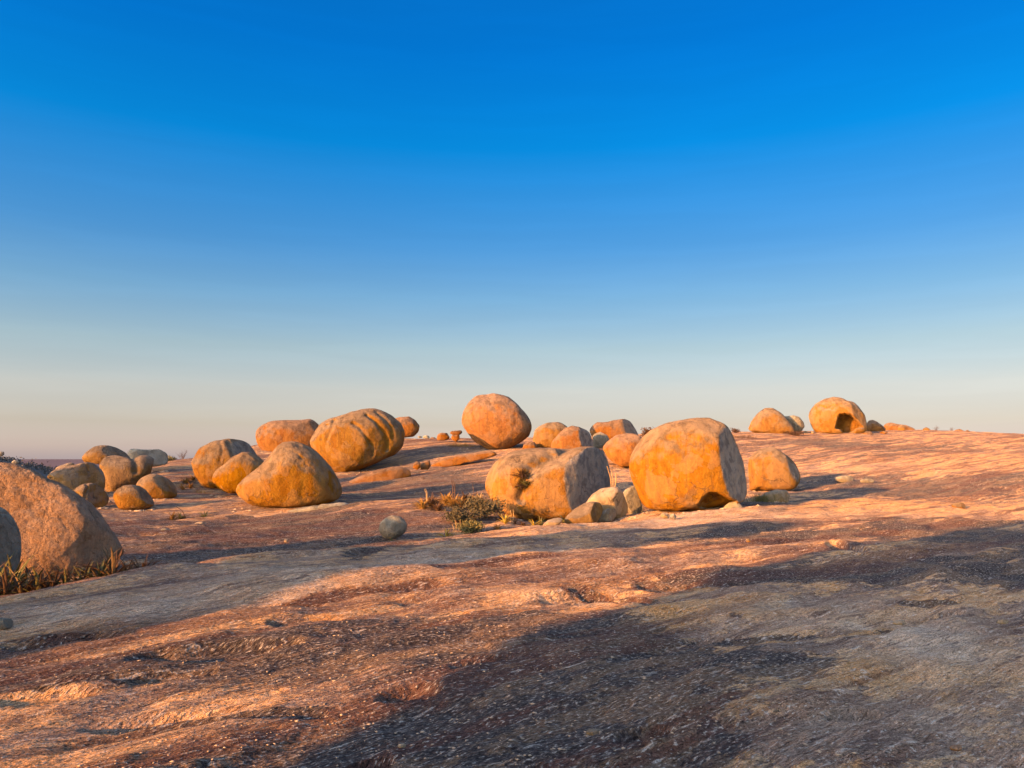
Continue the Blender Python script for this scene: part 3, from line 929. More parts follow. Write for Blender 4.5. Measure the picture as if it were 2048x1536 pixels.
boulder('BB', 'Z5', [(155, 305), (180, 250), (220, 195), (270, 158), (330, 160), (390, 195), (430, 240), (470, 290), (480, 325), (430, 342), (380, 345), (300, 336), (190, 325)], 70,
    'dome-shaped streaked orange boulder on the right skyline', M_ORANGE, depth=.8, caves=[([(170, 330), (210, 312), (330, 335), (330, 360), (180, 350)], 10, .2), ([(388, 350), (400, 325), (440, 315), (440, 350)], 8, .25)])
boulder('BB2', 'Z5', [(400, 215), (470, 208), (510, 220), (540, 255), (546, 285), (522, 318), (440, 325), (410, 280)], 71.5, 'boulder with a grey furrow leaning behind the streaked dome boulder', M_GREY,
    depth=.9, grooves=[([(440, 215), (470, 270), (480, 310)], 14, .08), ([(500, 230), (520, 300)], 12, .05)])
boulder('AA', 'Z5', [(573, 220), (580, 180), (620, 130), (680, 95), (745, 80), (800, 88), (835, 110), (890, 118), (930, 150), (960, 200), (978, 260), (982, 300), (960, 330), (890, 338), (820, 338),
    (700, 338), (640, 332), (610, 318), (590, 280)], 72, 'cave boulder with a big arched hollow on the right skyline', M_ORANGE, level=6, depth=.9, e=.8,
    cuts=[((.85, -.4, .25), .84, .03)],
    caves=[([(752, 300), (762, 262), (778, 205), (820, 198), (862, 206), (905, 240), (950, 292), (900, 305), (880, 340), (820, 350), (790, 310)], 9, 1.25)],
    grooves=[([(650, 150), (700, 165), (740, 150)], 8, .05), ([(690, 165), (740, 175), (760, 155)], 7, .05)])
boulder('CC', 'Z5', [(972, 260), (985, 243), (1010, 238), (1040, 250), (1080, 280), (1106, 302), (1090, 325), (1040, 332), (975, 330)], 76, 'grey-brown boulder sloping down right of the cave boulder', M_RED)
boulder('DD', 'Z5', [(1085, 275), (1110, 260), (1140, 257), (1180, 268), (1240, 275), (1300, 298), (1310, 330), (1200, 345), (1090, 335)], 96, 'long low boulder on the far right skyline', M_RED)
boulder('DE', 'Z5', [(1183, 335), (1183, 288), (1205, 276), (1227, 280), (1235, 296), (1234, 335)], 88, 'small upright block before the long low boulder on the skyline', M_ORANGE)
boulder('DF', 'Z5', [(1351, 335), (1356, 299), (1378, 288), (1402, 298), (1406, 335)], 86, 'lone small round stone on the far right skyline', M_ORANGE)
boulder('DG', 'Z5', [(1560, 345), (1574, 308), (1608, 300), (1640, 316), (1652, 345)], 84, 'left of the last two low stones on the far right skyline', M_RED)
boulder('DH', 'Z5', [(1628, 347), (1640, 316), (1662, 307), (1682, 320), (1690, 347)], 84.5, 'right of the last two low stones on the far right skyline', M_RED)
# cluster at the left
boulder('a', 'Z1b', [(548, 430), (570, 370), (630, 290), (720, 230), (830, 207), (930, 207), (1040, 232), (1150, 285), (1220, 330), (1250, 380), (1230, 470), (1000, 520), (800, 470), (650, 446)], 36.5,
    'dome-topped boulder highest of the left cluster, against the plain', M_TAN, depth=.85, cuts=[((.55, -.6, .5), .62, .04)], pits=[(720, 285, 20, .05)])
boulder('c', 'Z1b', [(1190, 300), (1220, 260), (1280, 255), (1400, 270), (1500, 268), (1620, 260), (1700, 285), (1745, 330), (1758, 390), (1745, 460), (1600, 500), (1400, 500), (1220, 430)], 40,
    'long grey shaded boulder at the back right of the left cluster', M_GREY, depth=.7, cuts=[((.35, -.8, .3), .45, .05)])
boulder('d', 'Z1b', [(800, 470), (855, 400), (870, 375), (960, 355), (1050, 348), (1150, 365), (1250, 395), (1290, 390), (1330, 355), (1420, 335), (1500, 350), (1570, 400), (1592, 460), (1560, 550), (1500, 640),
    (1440, 760), (1300, 880), (1100, 930), (950, 920), (880, 780), (840, 600)], 34, 'bulky two-lobed boulder with dark undercut side in the left cluster', M_TAN, level=6, depth=.75,
    cuts=[((.2, -.75, -.65), .62, .06)], grooves=[([(1290, 395), (1310, 470), (1300, 560)], 40, .12)])
boulder('e', 'Z1b', [(65, 615), (120, 590), (200, 540), (330, 500), (480, 475), (600, 440), (720, 440), (800, 480), (870, 560), (895, 650), (895, 760), (870, 860), (700, 950), (500, 940), (300, 800), (150, 700)], 31,
    'broad boulder half lit and cracked on top behind the foreground boulder', M_TAN, level=6, depth=.75, cuts=[((.45, -.85, .12), .52, .05)], grooves=[([(600, 450), (630, 500), (660, 560)], 14, .05)])
boulder('f', 'Z1b', [(185, 570), (210, 520), (290, 480), (400, 445), (450, 445), (478, 470), (470, 560), (300, 640)], 33.5, 'thin slab leaning on the back of the broad cracked boulder', M_PALE, depth=.6)
boulder('g', 'Z1b', [(440, 830), (520, 770), (600, 735), (690, 725), (770, 735), (850, 790), (920, 860), (955, 930), (930, 1010), (850, 1060), (770, 1078), (650, 1040), (530, 940)], 27.5,
    'cracked boulder peeking over the shoulder of the foreground boulder', M_TAN, depth=.85, cuts=[((.55, -.8, .15), .42, .04)], grooves=[([(640, 740), (650, 800), (620, 870), (610, 930)], 16, .12)])
boulder('h', 'Z1b', [(1000, 930), (1010, 870), (1060, 800), (1150, 755), (1250, 745), (1380, 765), (1480, 820), (1545, 900), (1570, 980), (1560, 1030), (1480, 1062), (1350, 1080), (1200, 1085), (1080, 1075), (1040, 1020)], 28,
    'rounded bright orange boulder resting on a pale ledge, front of the left cluster', M_ORANGE, level=6, depth=.85, cuts=[((.75, -.4, .5), .66, .06)])
boulder('i', 'Z1b', [(1300, 760), (1340, 690), (1410, 640), (1500, 600), (1580, 593), (1680, 630), (1790, 690), (1870, 750), (1895, 830), (1880, 890), (1800, 935), (1650, 950), (1540, 950), (1420, 930), (1320, 860)], 31,
    'orange boulder at the right end of the left cluster', M_ORANGE, depth=.9, cuts=[((.75, -.45, .4), .70, .06)])
boulder('j', 'Z1b', [(850, 1050), (900, 990), (960, 960), (1010, 1000), (1050, 1055), (950, 1070)], 29.5, 'low dark stone in the gap between the cracked and the bright boulder', M_GREY)
# foreground left
boulder('FL', 'Z1a', [(-150, 255), (0, 245), (100, 250), (200, 290), (350, 370), (480, 430), (600, 500), (700, 570), (800, 680), (880, 790), (950, 890), (980, 960), (970, 1040), (900, 1120), (700, 1140),
    (400, 1150), (0, 1150), (-300, 1150), (-560, 1100), (-620, 900), (-560, 560), (-360, 330)], 12.8, 'big rough sloping boulder filling the left edge of the foreground', M_ROUGH, level=7, depth=.62, e=.75, rough=.034,
    cuts=[((-.22, -.92, .30), .36, .06), ((.72, -.30, .62), .82, .05)], caves=[([(480, 1180), (560, 1080), (700, 1010), (960, 930), (1010, 1000), (960, 1180)], 60, .16)])
boulder('FL2', 'Z1a', [(-100, 575), (0, 580), (60, 610), (130, 670), (190, 740), (215, 810), (210, 920), (180, 1040), (120, 1110), (0, 1130), (-150, 1120), (-260, 1000), (-280, 800), (-210, 650)], 11.2,
    'dark grey-green rounded boulder cut by the left edge of the picture', M_GREY, level=6, depth=.8, cuts=[((.80, -.58, .15), .30, .10)], grooves=[([(-50, 620), (60, 650), (150, 700), (170, 720)], 9, .05)])
# stones at the foot of the split boulder
boulder('R', 'Z3', [(1525, 930), (1580, 850), (1640, 812), (1720, 795), (1780, 797), (1810, 830), (1850, 945), (1845, 1000), (1790, 1040), (1690, 1062), (1610, 1062), (1590, 1000)], 25.4,
    'smooth rounded block largest of the broken stones below the split boulder', M_PALE, level=5, e=.7, cuts=[((.75, -.6, -.1), .72, .02), ((.1, -.85, -.5), .62, .03)], group='broken stones')
boulder('R2', 'Z3', [(1610, 1065), (1645, 990), (1690, 958), (1762, 962), (1768, 1005), (1735, 1048), (1660, 1070)], 24.9, 'squared pale stone in front of the smooth rounded block', M_PALE, e=.65, group='broken stones', cuts=[((.8, -.6, .1), .7, .02)])
boulder('S', 'Z3', [(1362, 1058), (1370, 1030), (1450, 960), (1530, 915), (1580, 905), (1640, 915), (1672, 950), (1660, 1000), (1622, 1050), (1580, 1068), (1500, 1074), (1400, 1072)], 24.3,
    'slanting wedge-shaped orange stone with a dark right face below the split boulder', M_TAN, e=.7, cuts=[((.8, -.55, .1), .80, .02), ((-.3, -.7, .65), .52, .04)], group='broken stones')
boulder('T', 'Z3', [(1205, 1086), (1250, 1045), (1310, 1028), (1360, 1020), (1352, 1055), (1328, 1084), (1270, 1092)], 23.8, 'pale flat chip lying left of the wedge-shaped stone', M_PALE, e=.6, depth=.9, cuts=[((0, -.3, .95), .3, .03)], group='broken stones')
boulder('U', 'Z3', [(1800, 850), (1840, 800), (1890, 778), (1915, 800), (1955, 960), (1930, 1010), (1860, 1025), (1835, 930)], 27.8, 'dark upright stone between the split and the biggest boulder', M_GREY, e=.75, cuts=[((.5, -.85, .1), .45, .03)], group='broken stones')
boulder('X', 'Z4', [(1290, 880), (1360, 840), (1440, 815), (1530, 820), (1557, 870), (1548, 935), (1470, 955), (1320, 950)], 28.5, 'pale block under the loaf-shaped boulder beside the green grass', M_PALE, e=.65, group='broken stones')
boulder('Y1', 'Z4', [(1000, 990), (1015, 950), (1060, 920), (1120, 912), (1165, 940), (1182, 975), (1170, 1002), (1080, 1010)], 25.0, 'rough grey stone at the right foot of the biggest boulder', M_GREY, group='broken stones', rough=.03)

# slabs and rubble lying on the slope
boulder('SL1', 'Z2', [(1330, 745), (1450, 680), (1600, 620), (1750, 590), (1850, 600), (1915, 640), (1900, 672), (1750, 720), (1600, 770), (1450, 812), (1350, 815)], 39.5,
    'long low slab of peeling rock below the grooved boulder', M_RED, e=.7, depth=.5, group=None, name='outcrop', category='outcrop', sink=.22)
boulder('SL2', 'Z2', [(840, 990), (1000, 965), (1200, 940), (1340, 915), (1420, 935), (1380, 975), (1240, 1005), (1050, 1020), (880, 1020)], 28.2,
    'flat grey ledge under the right foot of the pear-shaped boulder', M_GREY, e=.6, depth=.5, group=None, name='outcrop', category='outcrop')
boulder('SL3', 'Z3', [(360, 650), (400, 600), (520, 572), (650, 555), (800, 528), (890, 528), (905, 548), (780, 590), (620, 620), (480, 655)], 45,
    'long low reddish outcrop running up to the great round boulder', M_RED, e=.7, depth=.3, group=None, name='outcrop', category='outcrop')
boulder('RB1', 'Z3', [(244, 655), (250, 620), (275, 604), (300, 615), (303, 650), (280, 672)], 42, 'left one of two small blocks in the gap by the peeling slab', M_RED, group='broken stones', name='stone', category='stone')
boulder('RB2', 'Z3', [(298, 668), (300, 625), (335, 600), (370, 598), (378, 640), (360, 668)], 42.5, 'right, redder one of two small blocks by the peeling slab', M_RED, e=.7, group='broken stones', name='stone', category='stone')

# the mushroom rock on the skyline: a flat cap on a short stem
mr = None
cap = boulder('Jc', 'Z3', [(517, 396), (530, 380), (570, 376), (602, 374), (614, 386), (606, 401), (585, 413), (540, 409)], 55, 'x', M_RED, name='cap', e=.7)
stem = boulder('Js', 'Z3', [(531, 424), (538, 407), (585, 406), (594, 418), (592, 440), (565, 462), (535, 442)], 55, 'x', M_RED, name='stem', e=.7)
mr = link('mushroom_rock', None, stem.location, label='little mushroom-shaped rock with flat cap on the skyline beside the great round boulder', category='rock')
bpy.context.view_layer.update()
for p_ in (cap, stem):
    for kk in ('label', 'category', 'group'):
        if kk in p_:
            del p_[kk]
    p_.parent = mr
    p_.location = p_.location - mr.location

# boulders beside and behind the camera, known from the shadows they throw across the foreground
boulder('K1', 'W', [(-3.0, -.6), (-3.4, .8), (-3.9, 1.7), (-4.35, 2.15), (-5.2, 2.8), (-5.6, 3.6), (-5.5, 4.6), (-5.2, 5.8), (-4.0, 6.8), (-2.0, 7.2), (.5, 6.8), (2.4, 5.4), (3.2, 3.4), (3.0, 1.2), (2.0, -.6)], -10.0,
    'massive undercut boulder behind the photographer, its shadow darkening the right foreground', M_TAN, depth=.75, e=.8)
boulder('K2', 'W', [(-9.4, -.7), (-10.3, .8), (-10.7, 1.8), (-11.4, 2.9), (-11.4, 3.8), (-10.6, 4.4), (-9.4, 4.55), (-8.4, 4.1), (-8.2, 3.2), (-8.3, 2.4), (-7.7, 1.6), (-7.5, .6), (-8.0, -.7)], -9.0,
    'tall boulder outside the left edge, throwing the shadow band across the slab', M_TAN, depth=.9, e=.85)
boulder('K3', 'W', [(-18.4, -.9), (-18.7, .6), (-18.3, 1.7), (-17.4, 2.3), (-16.4, 2.1), (-15.9, 1.2), (-16.0, -.2), (-16.4, -.9)], -1.6,
    'boulder outside the left edge that shades the small round grey one', M_TAN, depth=.9, e=.85)

boulder('K4', 'W', [(-34.5, -1.6), (-34.8, .5), (-34.6, 2.2), (-33.9, 3.1), (-33.1, 3.0), (-32.6, 2.0), (-32.7, .3), (-33.0, -1.6)], -2.0,
    'upright boulder outside the left edge, shading the two-lobed boulder', M_TAN, depth=.8)
boulder('K5', 'W', [(-43.0, -2.2), (-43.3, 1.0), (-42.8, 3.4), (-41.8, 4.6), (-40.9, 4.2), (-40.4, 2.6), (-40.6, 0), (-41.0, -2.2)], 0.0,
    'tall boulder outside the left edge, shading the long grey boulder', M_TAN, depth=.9)

# ---------------------------------------------------------------- loose stones
def stone(px, py, w, h, label, mat, seed, e=.75, depth=.8, flat=0.0):
    rs = random.Random(seed)
    x, y, z = px_ground(px, py + h * .35)
    pts = []
    n = 11
    for i in range(n):
        t = 2 * math.pi * i / n
        q = 1 + rs.uniform(-.16, .14)
        cx_, sy_ = math.cos(t), math.sin(t)
        pts.append((px + .5 * w * q * math.copysign(abs(cx_) ** .8, cx_), py + .5 * h * q * math.copysign(abs(sy_) ** .8, sy_)))
    nv = Vector((rs.uniform(-.5, .5), -.6, rs.uniform(.2, .9)))
    return boulder('st%d' % seed, 'P', pts, y, label, mat, depth=depth, e=e, level=4, lump=.10, rough=.03, name='stone', category='stone',
                   group='loose stones', seed=seed, cuts=[(tuple(nv), .62, .04), ((rs.uniform(.4, .9), -.5, .3), .7, .04)])
stone(545, 1108, 38, 11, 'pale flat stone slab lying on the red slope below the pear-shaped boulder', M_PALE, 1, .55)
stone(402, 1049, 28, 11, 'small pale stone left below the pear-shaped boulder near dry tufts', M_PALE, 2)
stone(572, 1081, 9, 8, 'tiny pale pebble above the flat slab on the red slope', M_PALE, 3)
stone(332, 1061, 20, 9, 'small dark flat stone left of the small pale stone', M_GREY, 4)
stone(4, 1247, 46, 20, 'flat grey stone at the left edge of the foreground slab', M_GREY, 5, .6)
stone(1330, 1031, 18, 12, 'left one of two small stones below the biggest boulder', M_PALE, 6)
stone(1346, 1033, 16, 10, 'right one of two small stones below the biggest boulder', M_GREY, 7)
stone(1918, 1012, 30, 15, 'orange block alone on the lit slope at the right', M_ORANGE, 8, .6)
stone(1690, 958, 44, 14, 'dark lumpy stone in the shadow of the biggest boulder', M_GREY, 9)
stone(1735, 962, 30, 10, 'flatter stone just right of the dark lumpy stone in shadow', M_GREY, 10)
stone(1497, 1081, 10, 7, 'tiny bright orange pebble on the slab right of centre', M_ORANGE, 11)
stone(1545, 1428, 44, 16, 'ochre flake of rock in the shaded foreground', M_TAN, 12, .6)
stone(1502, 1402, 34, 14, 'pale flake of rock just above the ochre flake', M_PALE, 13, .6)
stone(1190, 1466, 38, 14, 'pinkish flat stone in the dark foreground', M_PALE, 14, .6)
stone(1325, 1487, 15, 16, 'small brown upright chip in the dark foreground', M_TAN, 15)
stone(804, 1491, 18, 8, 'small pale chip at the bottom left of the dark patch', M_PALE, 16)
stone(1912, 1495, 26, 12, 'reddish rounded stone in the pale bottom right corner', M_RED, 17)
stone(1800, 1245, 30, 10, 'left one of two pale flakes on the shaded slab at the right', M_PALE, 18, .6)
stone(2005, 1243, 26, 10, 'right one of two pale flakes on the shaded slab at the right', M_PALE, 19, .6)
stone(840, 874, 9, 4, 'left one of two tiny dark stones on the skyline', M_GREY, 20)
stone(853, 874, 14, 7, 'right, bigger one of two tiny dark stones on the skyline', M_GREY, 21)
stone(866, 877, 12, 5, 'low reddish stone touching the squat stone on the skyline', M_RED, 22)
stone(1612, 864, 7, 5, 'left pale stone between the two skyline boulders', M_PALE, 23)
stone(1625, 865, 6, 5, 'right pale stone between the two skyline boulders', M_PALE, 24)
stone(1735, 866, 26, 7, 'reddish block at the right foot of the cave boulder', M_RED, 25)
stone(1768, 865, 16, 6, 'small block below the grey-brown skyline boulder', M_RED, 26)

# ---------------------------------------------------------------- plants
M_GOLD = plain_material('dry_golden_leaf', (.40, .235, .06), (.24, .12, .04), 5)
M_BRONZE = plain_material('bronze_leaf', (.14, .075, .042), (.075, .04, .026), 9)
M_OLIVE = plain_material('olive_leaf', (.20, .17, .065), (.10, .09, .035), 9)
M_GREEN = plain_material('dark_shrub_leaf', (.125, .10, .055), (.07, .06, .038), 6)
M_STRAW = plain_material('straw_stalk', (.50, .33, .15), (.36, .22, .10), 6)
M_TWIG = plain_material('bare_twig', (.13, .075, .055), (.09, .05, .04), 6)
M_YELLOW = plain_material('yellow_leaf', (.58, .38, .06), (.40, .27, .05), 6)

def leaf_geo(length, width, rise, droop, seg=7):
    """one strap leaf: channelled, tapering, arching outwards along +Y"""
    v, f = [], []
    y = z = 0.0
    ang = rise
    for i in range(seg + 1):
        t = i / seg
        w = width * (.75 + .5 * t) * (1 - t ** 2.2) + .002
        n = (-math.sin(ang), math.cos(ang))
        v += [(-w, y + n[0] * w * .5, z + n[1] * w * .5), (0, y, z), (w, y + n[0] * w * .5, z + n[1] * w * .5)]
        ang -= droop / seg * (1 + t)
        y += math.cos(ang) * length / seg
        z += math.sin(ang) * length / seg
    for i in range(seg):
        a = i * 3
        f += [(a, a + 1, a + 4, a + 3), (a + 1, a + 2, a + 5, a + 4)]
    return np.array(v), np.array(f)

def rot(az):
    c, s_ = math.cos(az), math.sin(az)
    return np.array([[c, -s_, 0], [s_, c, 0], [0, 0, 1.0]])

LEAVES = {}
for mk, mm in (('bronze', M_BRONZE), ('olive', M_OLIVE), ('gold', plain_material('tawny_leaf', (.24, .15, .075), (.13, .08, .04), 9))):
    for q_, (rise, droop) in enumerate(((1.50, .55), (1.25, .8), (.95, .75), (1.15, 1.4))):
        v_, f_ = leaf_geo(1.0, .036, rise, droop)
        me_ = mesh_np('leaf', v_, f_)
        me_.materials.append(mm)
        LEAVES[(mk, q_)] = me_

def big_bromeliad(x, y, size, kinds, label, seed, sunk=.03):
    rs = random.Random(seed)
    z = ground_z(x, y) - sunk
    root = link('bromeliad', None, (x, y, z), label=label, category='bromeliad', group='bromeliads under the foreground boulder')
    n = 40
    for i in range(n):
        o = bpy.data.objects.new('leaf', LEAVES[(rs.choice(kinds), (i * 3 // n + rs.randrange(2)) % 4)])
        COL.objects.link(o)
        o.parent = root
        o.rotation_euler = (rs.uniform(-.15, .15), 0, i * 2.4 + rs.uniform(-.3, .3))
        k = size * 1.22 * rs.uniform(.72, 1.12)
        o.scale = (k * rs.uniform(.8, 1.1), k, k)
    return root

bl = [(4, .75, .55, 'ob'), (34, .62, .50, 'bb'), (66, .66, .56, 'bg'), (98, .60, .50, 'ob'), (126, .62, .5, 'bb'), (152, .66, .46, 'og'), (184, .62, .44, 'ob'),
      (214, .66, .5, 'og'), (243, .64, .52, 'bg'), (270, .70, .44, 'bb'), (298, .78, .40, 'bb'), (14, 1.35, .62, 'oo'), (44, 1.2, .62, 'oo'), (80, 1.25, .55, 'ob'), (112, 1.2, .50, 'ob'),
      (-22, .9, .6, 'ob'), (-30, 1.4, .6, 'oo')]
names = ['leftmost bromeliad still in the picture, green-bronze', 'bronze bromeliad second from the left edge in the front row', 'bronze and gold bromeliad third from the left, below the grey-green boulder',
         'olive bromeliad in front of the rough boulder, fourth from the left', 'all-bronze bromeliad in the front row, fifth from the left', 'golden olive bromeliad, middle of the front row',
         'small olive bromeliad right of the middle of the row', 'bright olive-gold bromeliad at the foot of the rough boulder', 'spreading bronze-gold bromeliad under the right end of the rough boulder',
         'bronze bromeliad second from the right end of the row', 'small dark bronze bromeliad at the right end of the row', 'tall green bromeliad at the back against the grey-green boulder',
         'tall green bromeliad at the back where the two boulders meet', 'bromeliad in the back row against the rough boulder, olive', 'rightmost bromeliad of the back row',
         'bromeliad just outside the left edge, front row', 'bromeliad just outside the left edge, back row']
KK = {'b': 'bronze', 'o': 'olive', 'g': 'gold'}
for i, (px, dy, sz, kd) in enumerate(bl):
    Yc = 9.5 + px / 300.0 + dy
    X_ = (px - CX) / FPX * Yc
    big_bromeliad(X_, Yc, sz, [KK[c] for c in kd], names[i], 100 + i)

def merged(parts):
    vs_, fs_, off = [], [], 0
    for v, f in parts:
        vs_.append(v)
        fs_.append(f + off)
        off += len(v)
    return np.concatenate(vs_), np.concatenate(fs_)

def small_rosette(px, py, rad_px, label, mat, seed, group='small bromeliads and tufts', name='bromeliad', category='bromeliad', n=26, Y=None, z=None, upright=.0):
    rs = random.Random(seed)
    if Y is None:
        x, y, _ = px_ground(px, py)
    else:
        x, y = (px - CX) / FPX * Y, Y
    z = ground_z(x, y) - .03 if z is None else z
    L_ = 1.45 * rad_px * y / FPX
    parts = []
    for i in range(n):
        v, f = leaf_geo(L_ * rs.uniform(.8, 1.35), L_ * .065, rs.uniform(.7, 1.5) + upright, rs.uniform(.3, 1.1), 5)
        parts.append((v @ rot(rs.uniform(0, 6.28)).T, f))
    v, f = merged(parts)
    return link(name, mesh_np(name, v, f), (x, y, z), mat, label=label, category=category, group=group)

def grass(px, py, w_px, h_px, label, mat, seed, n=70, name='grass_tuft', category='grass', Y=None, group='grass tufts', droop=.5):
    rs = random.Random(seed)
    if Y is None:
        x, y, _ = px_ground(px, py)
    else:
        x, y = (px - CX) / FPX * Y, Y
    W_, H_ = w_px * y / FPX, h_px * y / FPX
    parts = []
    z0 = ground_z(x, y)
    for i in range(n):
        v, f = leaf_geo(H_ * rs.uniform(.55, 1.15), max(.006, H_ * .012), rs.uniform(1.0, 1.57), rs.uniform(.1, droop * 2), 4)
        v = v @ rot(rs.uniform(0, 6.28)).T
        dx, dy = rs.gauss(0, .28) * W_, rs.gauss(0, .22) * W_ * .6
        v = v + np.array([dx, dy, ground_z(x + dx, y + dy) - z0 - .02])
        parts.append((v, f))
    v, f = merged(parts)
    return link(name, mesh_np(name, v, f), (x, y, z0), mat, label=label, category=category, group=group)

def tube(pts, r0, r1, k=4):
    pts = np.asarray(pts, float)
    v, f = [], []
    n = len(pts)
    for i, p in enumerate(pts):
        d = pts[min(i + 1, n - 1)] - pts[max(i - 1, 0)]
        d = d / (np.linalg.norm(d) + 1e-9)
        a = np.cross(d, [0.3, .9, .1]); a /= np.linalg.norm(a) + 1e-9
        b = np.cross(d, a)
        r_ = r0 + (r1 - r0) * i / (n - 1)
        for j in range(k):
            t = 2 * math.pi * j / k
            v.append(p + r_ * (math.cos(t) * a + math.sin(t) * b))
    for i in range(n - 1):
        for j in range(k):
            f.append((i * k + j, i * k + (j + 1) % k, (i + 1) * k + (j + 1) % k, (i + 1) * k + j))
    return np.array(v), np.array(f)

def shrub(px, py, w_px, h_px, label, leafmat, seed, Y=None, leaves=700, group='shrubs', bare=False, leaf=.035):
    rs = random.Random(seed)
    if Y is None:
        x, y, _ = px_ground(px, py)
    else:
        x, y = (px - CX) / FPX * Y, Y
    z0 = ground_z(x, y) - .03
    W_, H_ = .5 * w_px * y / FPX, h_px * y / FPX
    root = link('shrub', None, (x, y, z0), label=label, category='shrub', group=group)
    tubes, tips = [], []
    for i in range(13 if not bare else 9):
        a = rs.uniform(0, 6.28)
        rr_ = rs.uniform(.15, 1)
        end = np.array([math.cos(a) * rr_ * W_, math.sin(a) * rr_ * W_, H_ * rs.uniform(.55, 1.0) * (1.1 - .45 * rr_)])
        mid = end * .5 + np.array([rs.uniform(-.12, .12) * W_, rs.uniform(-.12, .12) * W_, H_ * .08])
        pts = [np.zeros(3), end * .22 + mid * .1, mid, end]
        tubes.append(tube(pts, .006 + .010 * H_, .003))
        for j in range(4):
            t = rs.uniform(.1, .95)
            p0 = (mid * (1 - t) + end * t) * rs.uniform(.55, 1)
            e2 = p0 + np.array([rs.gauss(0, .25) * W_, rs.gauss(0, .25) * W_, rs.uniform(0, .28) * H_])
            tubes.append(tube([p0, .5 * (p0 + e2) + .02, e2], .004 + .004 * H_, .002, 3))
            tips += [p0, .5 * (p0 + e2), e2, e2]
    v, f = merged(tubes)
    link('stems', mesh_np('stems', v, f), (0, 0, 0), M_TWIG, root)
    if not bare:
        V_, F_ = [], []
        for i in range(leaves):
            c = np.array(rs.choice(tips)) + np.array([rs.gauss(0, .07) * W_ * 1.6, rs.gauss(0, .07) * W_ * 1.6, rs.gauss(0, .06) * H_ * 1.6])
            u = np.array([rs.gauss(0, 1), rs.gauss(0, 1), rs.gauss(0, .8)]); u /= np.linalg.norm(u)
            w2 = np.cross(u, [rs.gauss(0, 1), rs.gauss(0, 1), rs.gauss(0, 1)]); w2 /= np.linalg.norm(w2)
            s_ = leaf * rs.uniform(.7, 1.4)
            b0 = len(V_)
            V_ += [c - u * s_, c + w2 * s_ * .45, c + u * s_, c - w2 * s_ * .45]
            F_.append((b0, b0 + 1, b0 + 2, b0 + 3))
        link('foliage', mesh_np('foliage', V_, F_, False), (0, 0, 0), leafmat, root)
    return root

def stalks(spec, label, mat, Y, r=.02, name='dry_stalks', group=None, z_at=None):
    """a few tall dry flower stalks; spec = (foot px, foot py, tip px, tip py)"""
    feet = [at(a, b, Y) for a, b, _, _ in spec]
    tips = [at(c, d, Y) for _, _, c, d in spec]
    root = link(name, None, feet[0], label=label, category='stalk', group=group)
    for p, q in zip(feet, tips):
        m = .5 * (p + q) + np.array([.03, 0, 0])
        v, f = tube([p - feet[0] - np.array([0, 0, .15]), m - feet[0], q - feet[0]], r, r * .6, 5)
        link('stalk', mesh_np('stalk', v, f), (0, 0, 0), mat, root)
    return root

# golden dry clump left of the split boulder
gold = [(845, 1010, 13, 'leftmost bright golden'), (862, 1007, 14, 'dull brown second from left'), (876, 1010, 11, 'low dark third from left'), (893, 1005, 17, 'big golden middle'), (908, 1008, 15, 'golden right of middle'),
        (920, 1012, 15, 'brightest golden front'), (930, 1006, 14, 'brown back right'), (945, 1008, 14, 'thin right-hand'), (958, 1006, 13, 'rightmost straw-coloured')]
for i, (px, py, r_, w_) in enumerate(gold):
    small_rosette(px, py + 3, r_ * 1.25, w_ + ' dry bromeliad in the clump left of the split boulder', (M_GOLD, M_BRONZE, M_BRONZE, M_GOLD, M_GOLD, M_GOLD, M_BRONZE, M_STRAW, M_STRAW)[i], 300 + i, group='dry bromeliads left of the split boulder', n=60)
stalks([(905, 990, 903, 960), (909, 990, 907, 962)], 'pair of dark upright flower stalks above the golden dry clump', M_TWIG, 27, .022)
stalks([(853, 993, 848, 978), (854, 993, 851, 977)], 'two thin pale stalks at the left of the golden clump', M_STRAW, 27, .012)
stalks([(952, 1003, 951, 985), (954, 1003, 953, 982), (946, 1003, 945, 968)], 'three thin reddish stalks at the right of the golden clump', M_BRONZE, 27, .011)
# shaded shrubs and yellow rosettes below the split boulder
shrub(972, 1042, 100, 46, 'tall dark green shrub in the shade at the left foot of the split boulder', M_GREEN, 11, Y=26.0, leaves=2400, leaf=.045)
shrub(926, 1050, 92, 30, 'low dark shrub left of the tall dark one', M_GREEN, 12, Y=25.0, leaves=1600, leaf=.045)
shrub(945, 1066, 78, 28, 'olive bush with pale twigs in front of the dark shrubs', M_OLIVE, 13, Y=23.2, leaves=1300, leaf=.04)
shrub(1000, 1030, 48, 34, 'thin leafless scrub beside the tall dark shrub', M_GREEN, 14, Y=26.4, bare=True)
stalks([(911, 1064, 910, 1040), (918, 1063, 920, 1040), (906, 1062, 904, 1048)], 'three thin pale stems between the small round boulder and the olive bush', M_STRAW, 23.2, .012)
stalks([(1020, 1040, 1021, 1020), (1025, 1040, 1026, 1018)], 'two pale stems at the lower left of the split boulder', M_STRAW, 25.0, .013)
small_rosette(892, 1074, 15, 'bright yellow rosette on the slab edge right of the small round boulder', M_YELLOW, 401)
small_rosette(785, 1086, 8, 'tiny green tuft at the foot of the small round boulder', M_OLIVE, 402)
small_rosette(1010, 1054, 15, 'yellow rosette below the left end of the split boulder', M_YELLOW, 403)
small_rosette(996, 1061, 13, 'flat orange-yellow rosette on the slab edge below the split boulder', M_GOLD, 404)
small_rosette(1068, 1052, 13, 'yellow-green rosette left of the pale flat chip', M_YELLOW, 405)
small_rosette(1082, 1050, 14, 'olive tuft just left of the pale flat chip', M_OLIVE, 406)
small_rosette(1128, 1034, 15, 'green-yellow tuft behind the wedge-shaped stone', M_OLIVE, 407, Y=25.6)
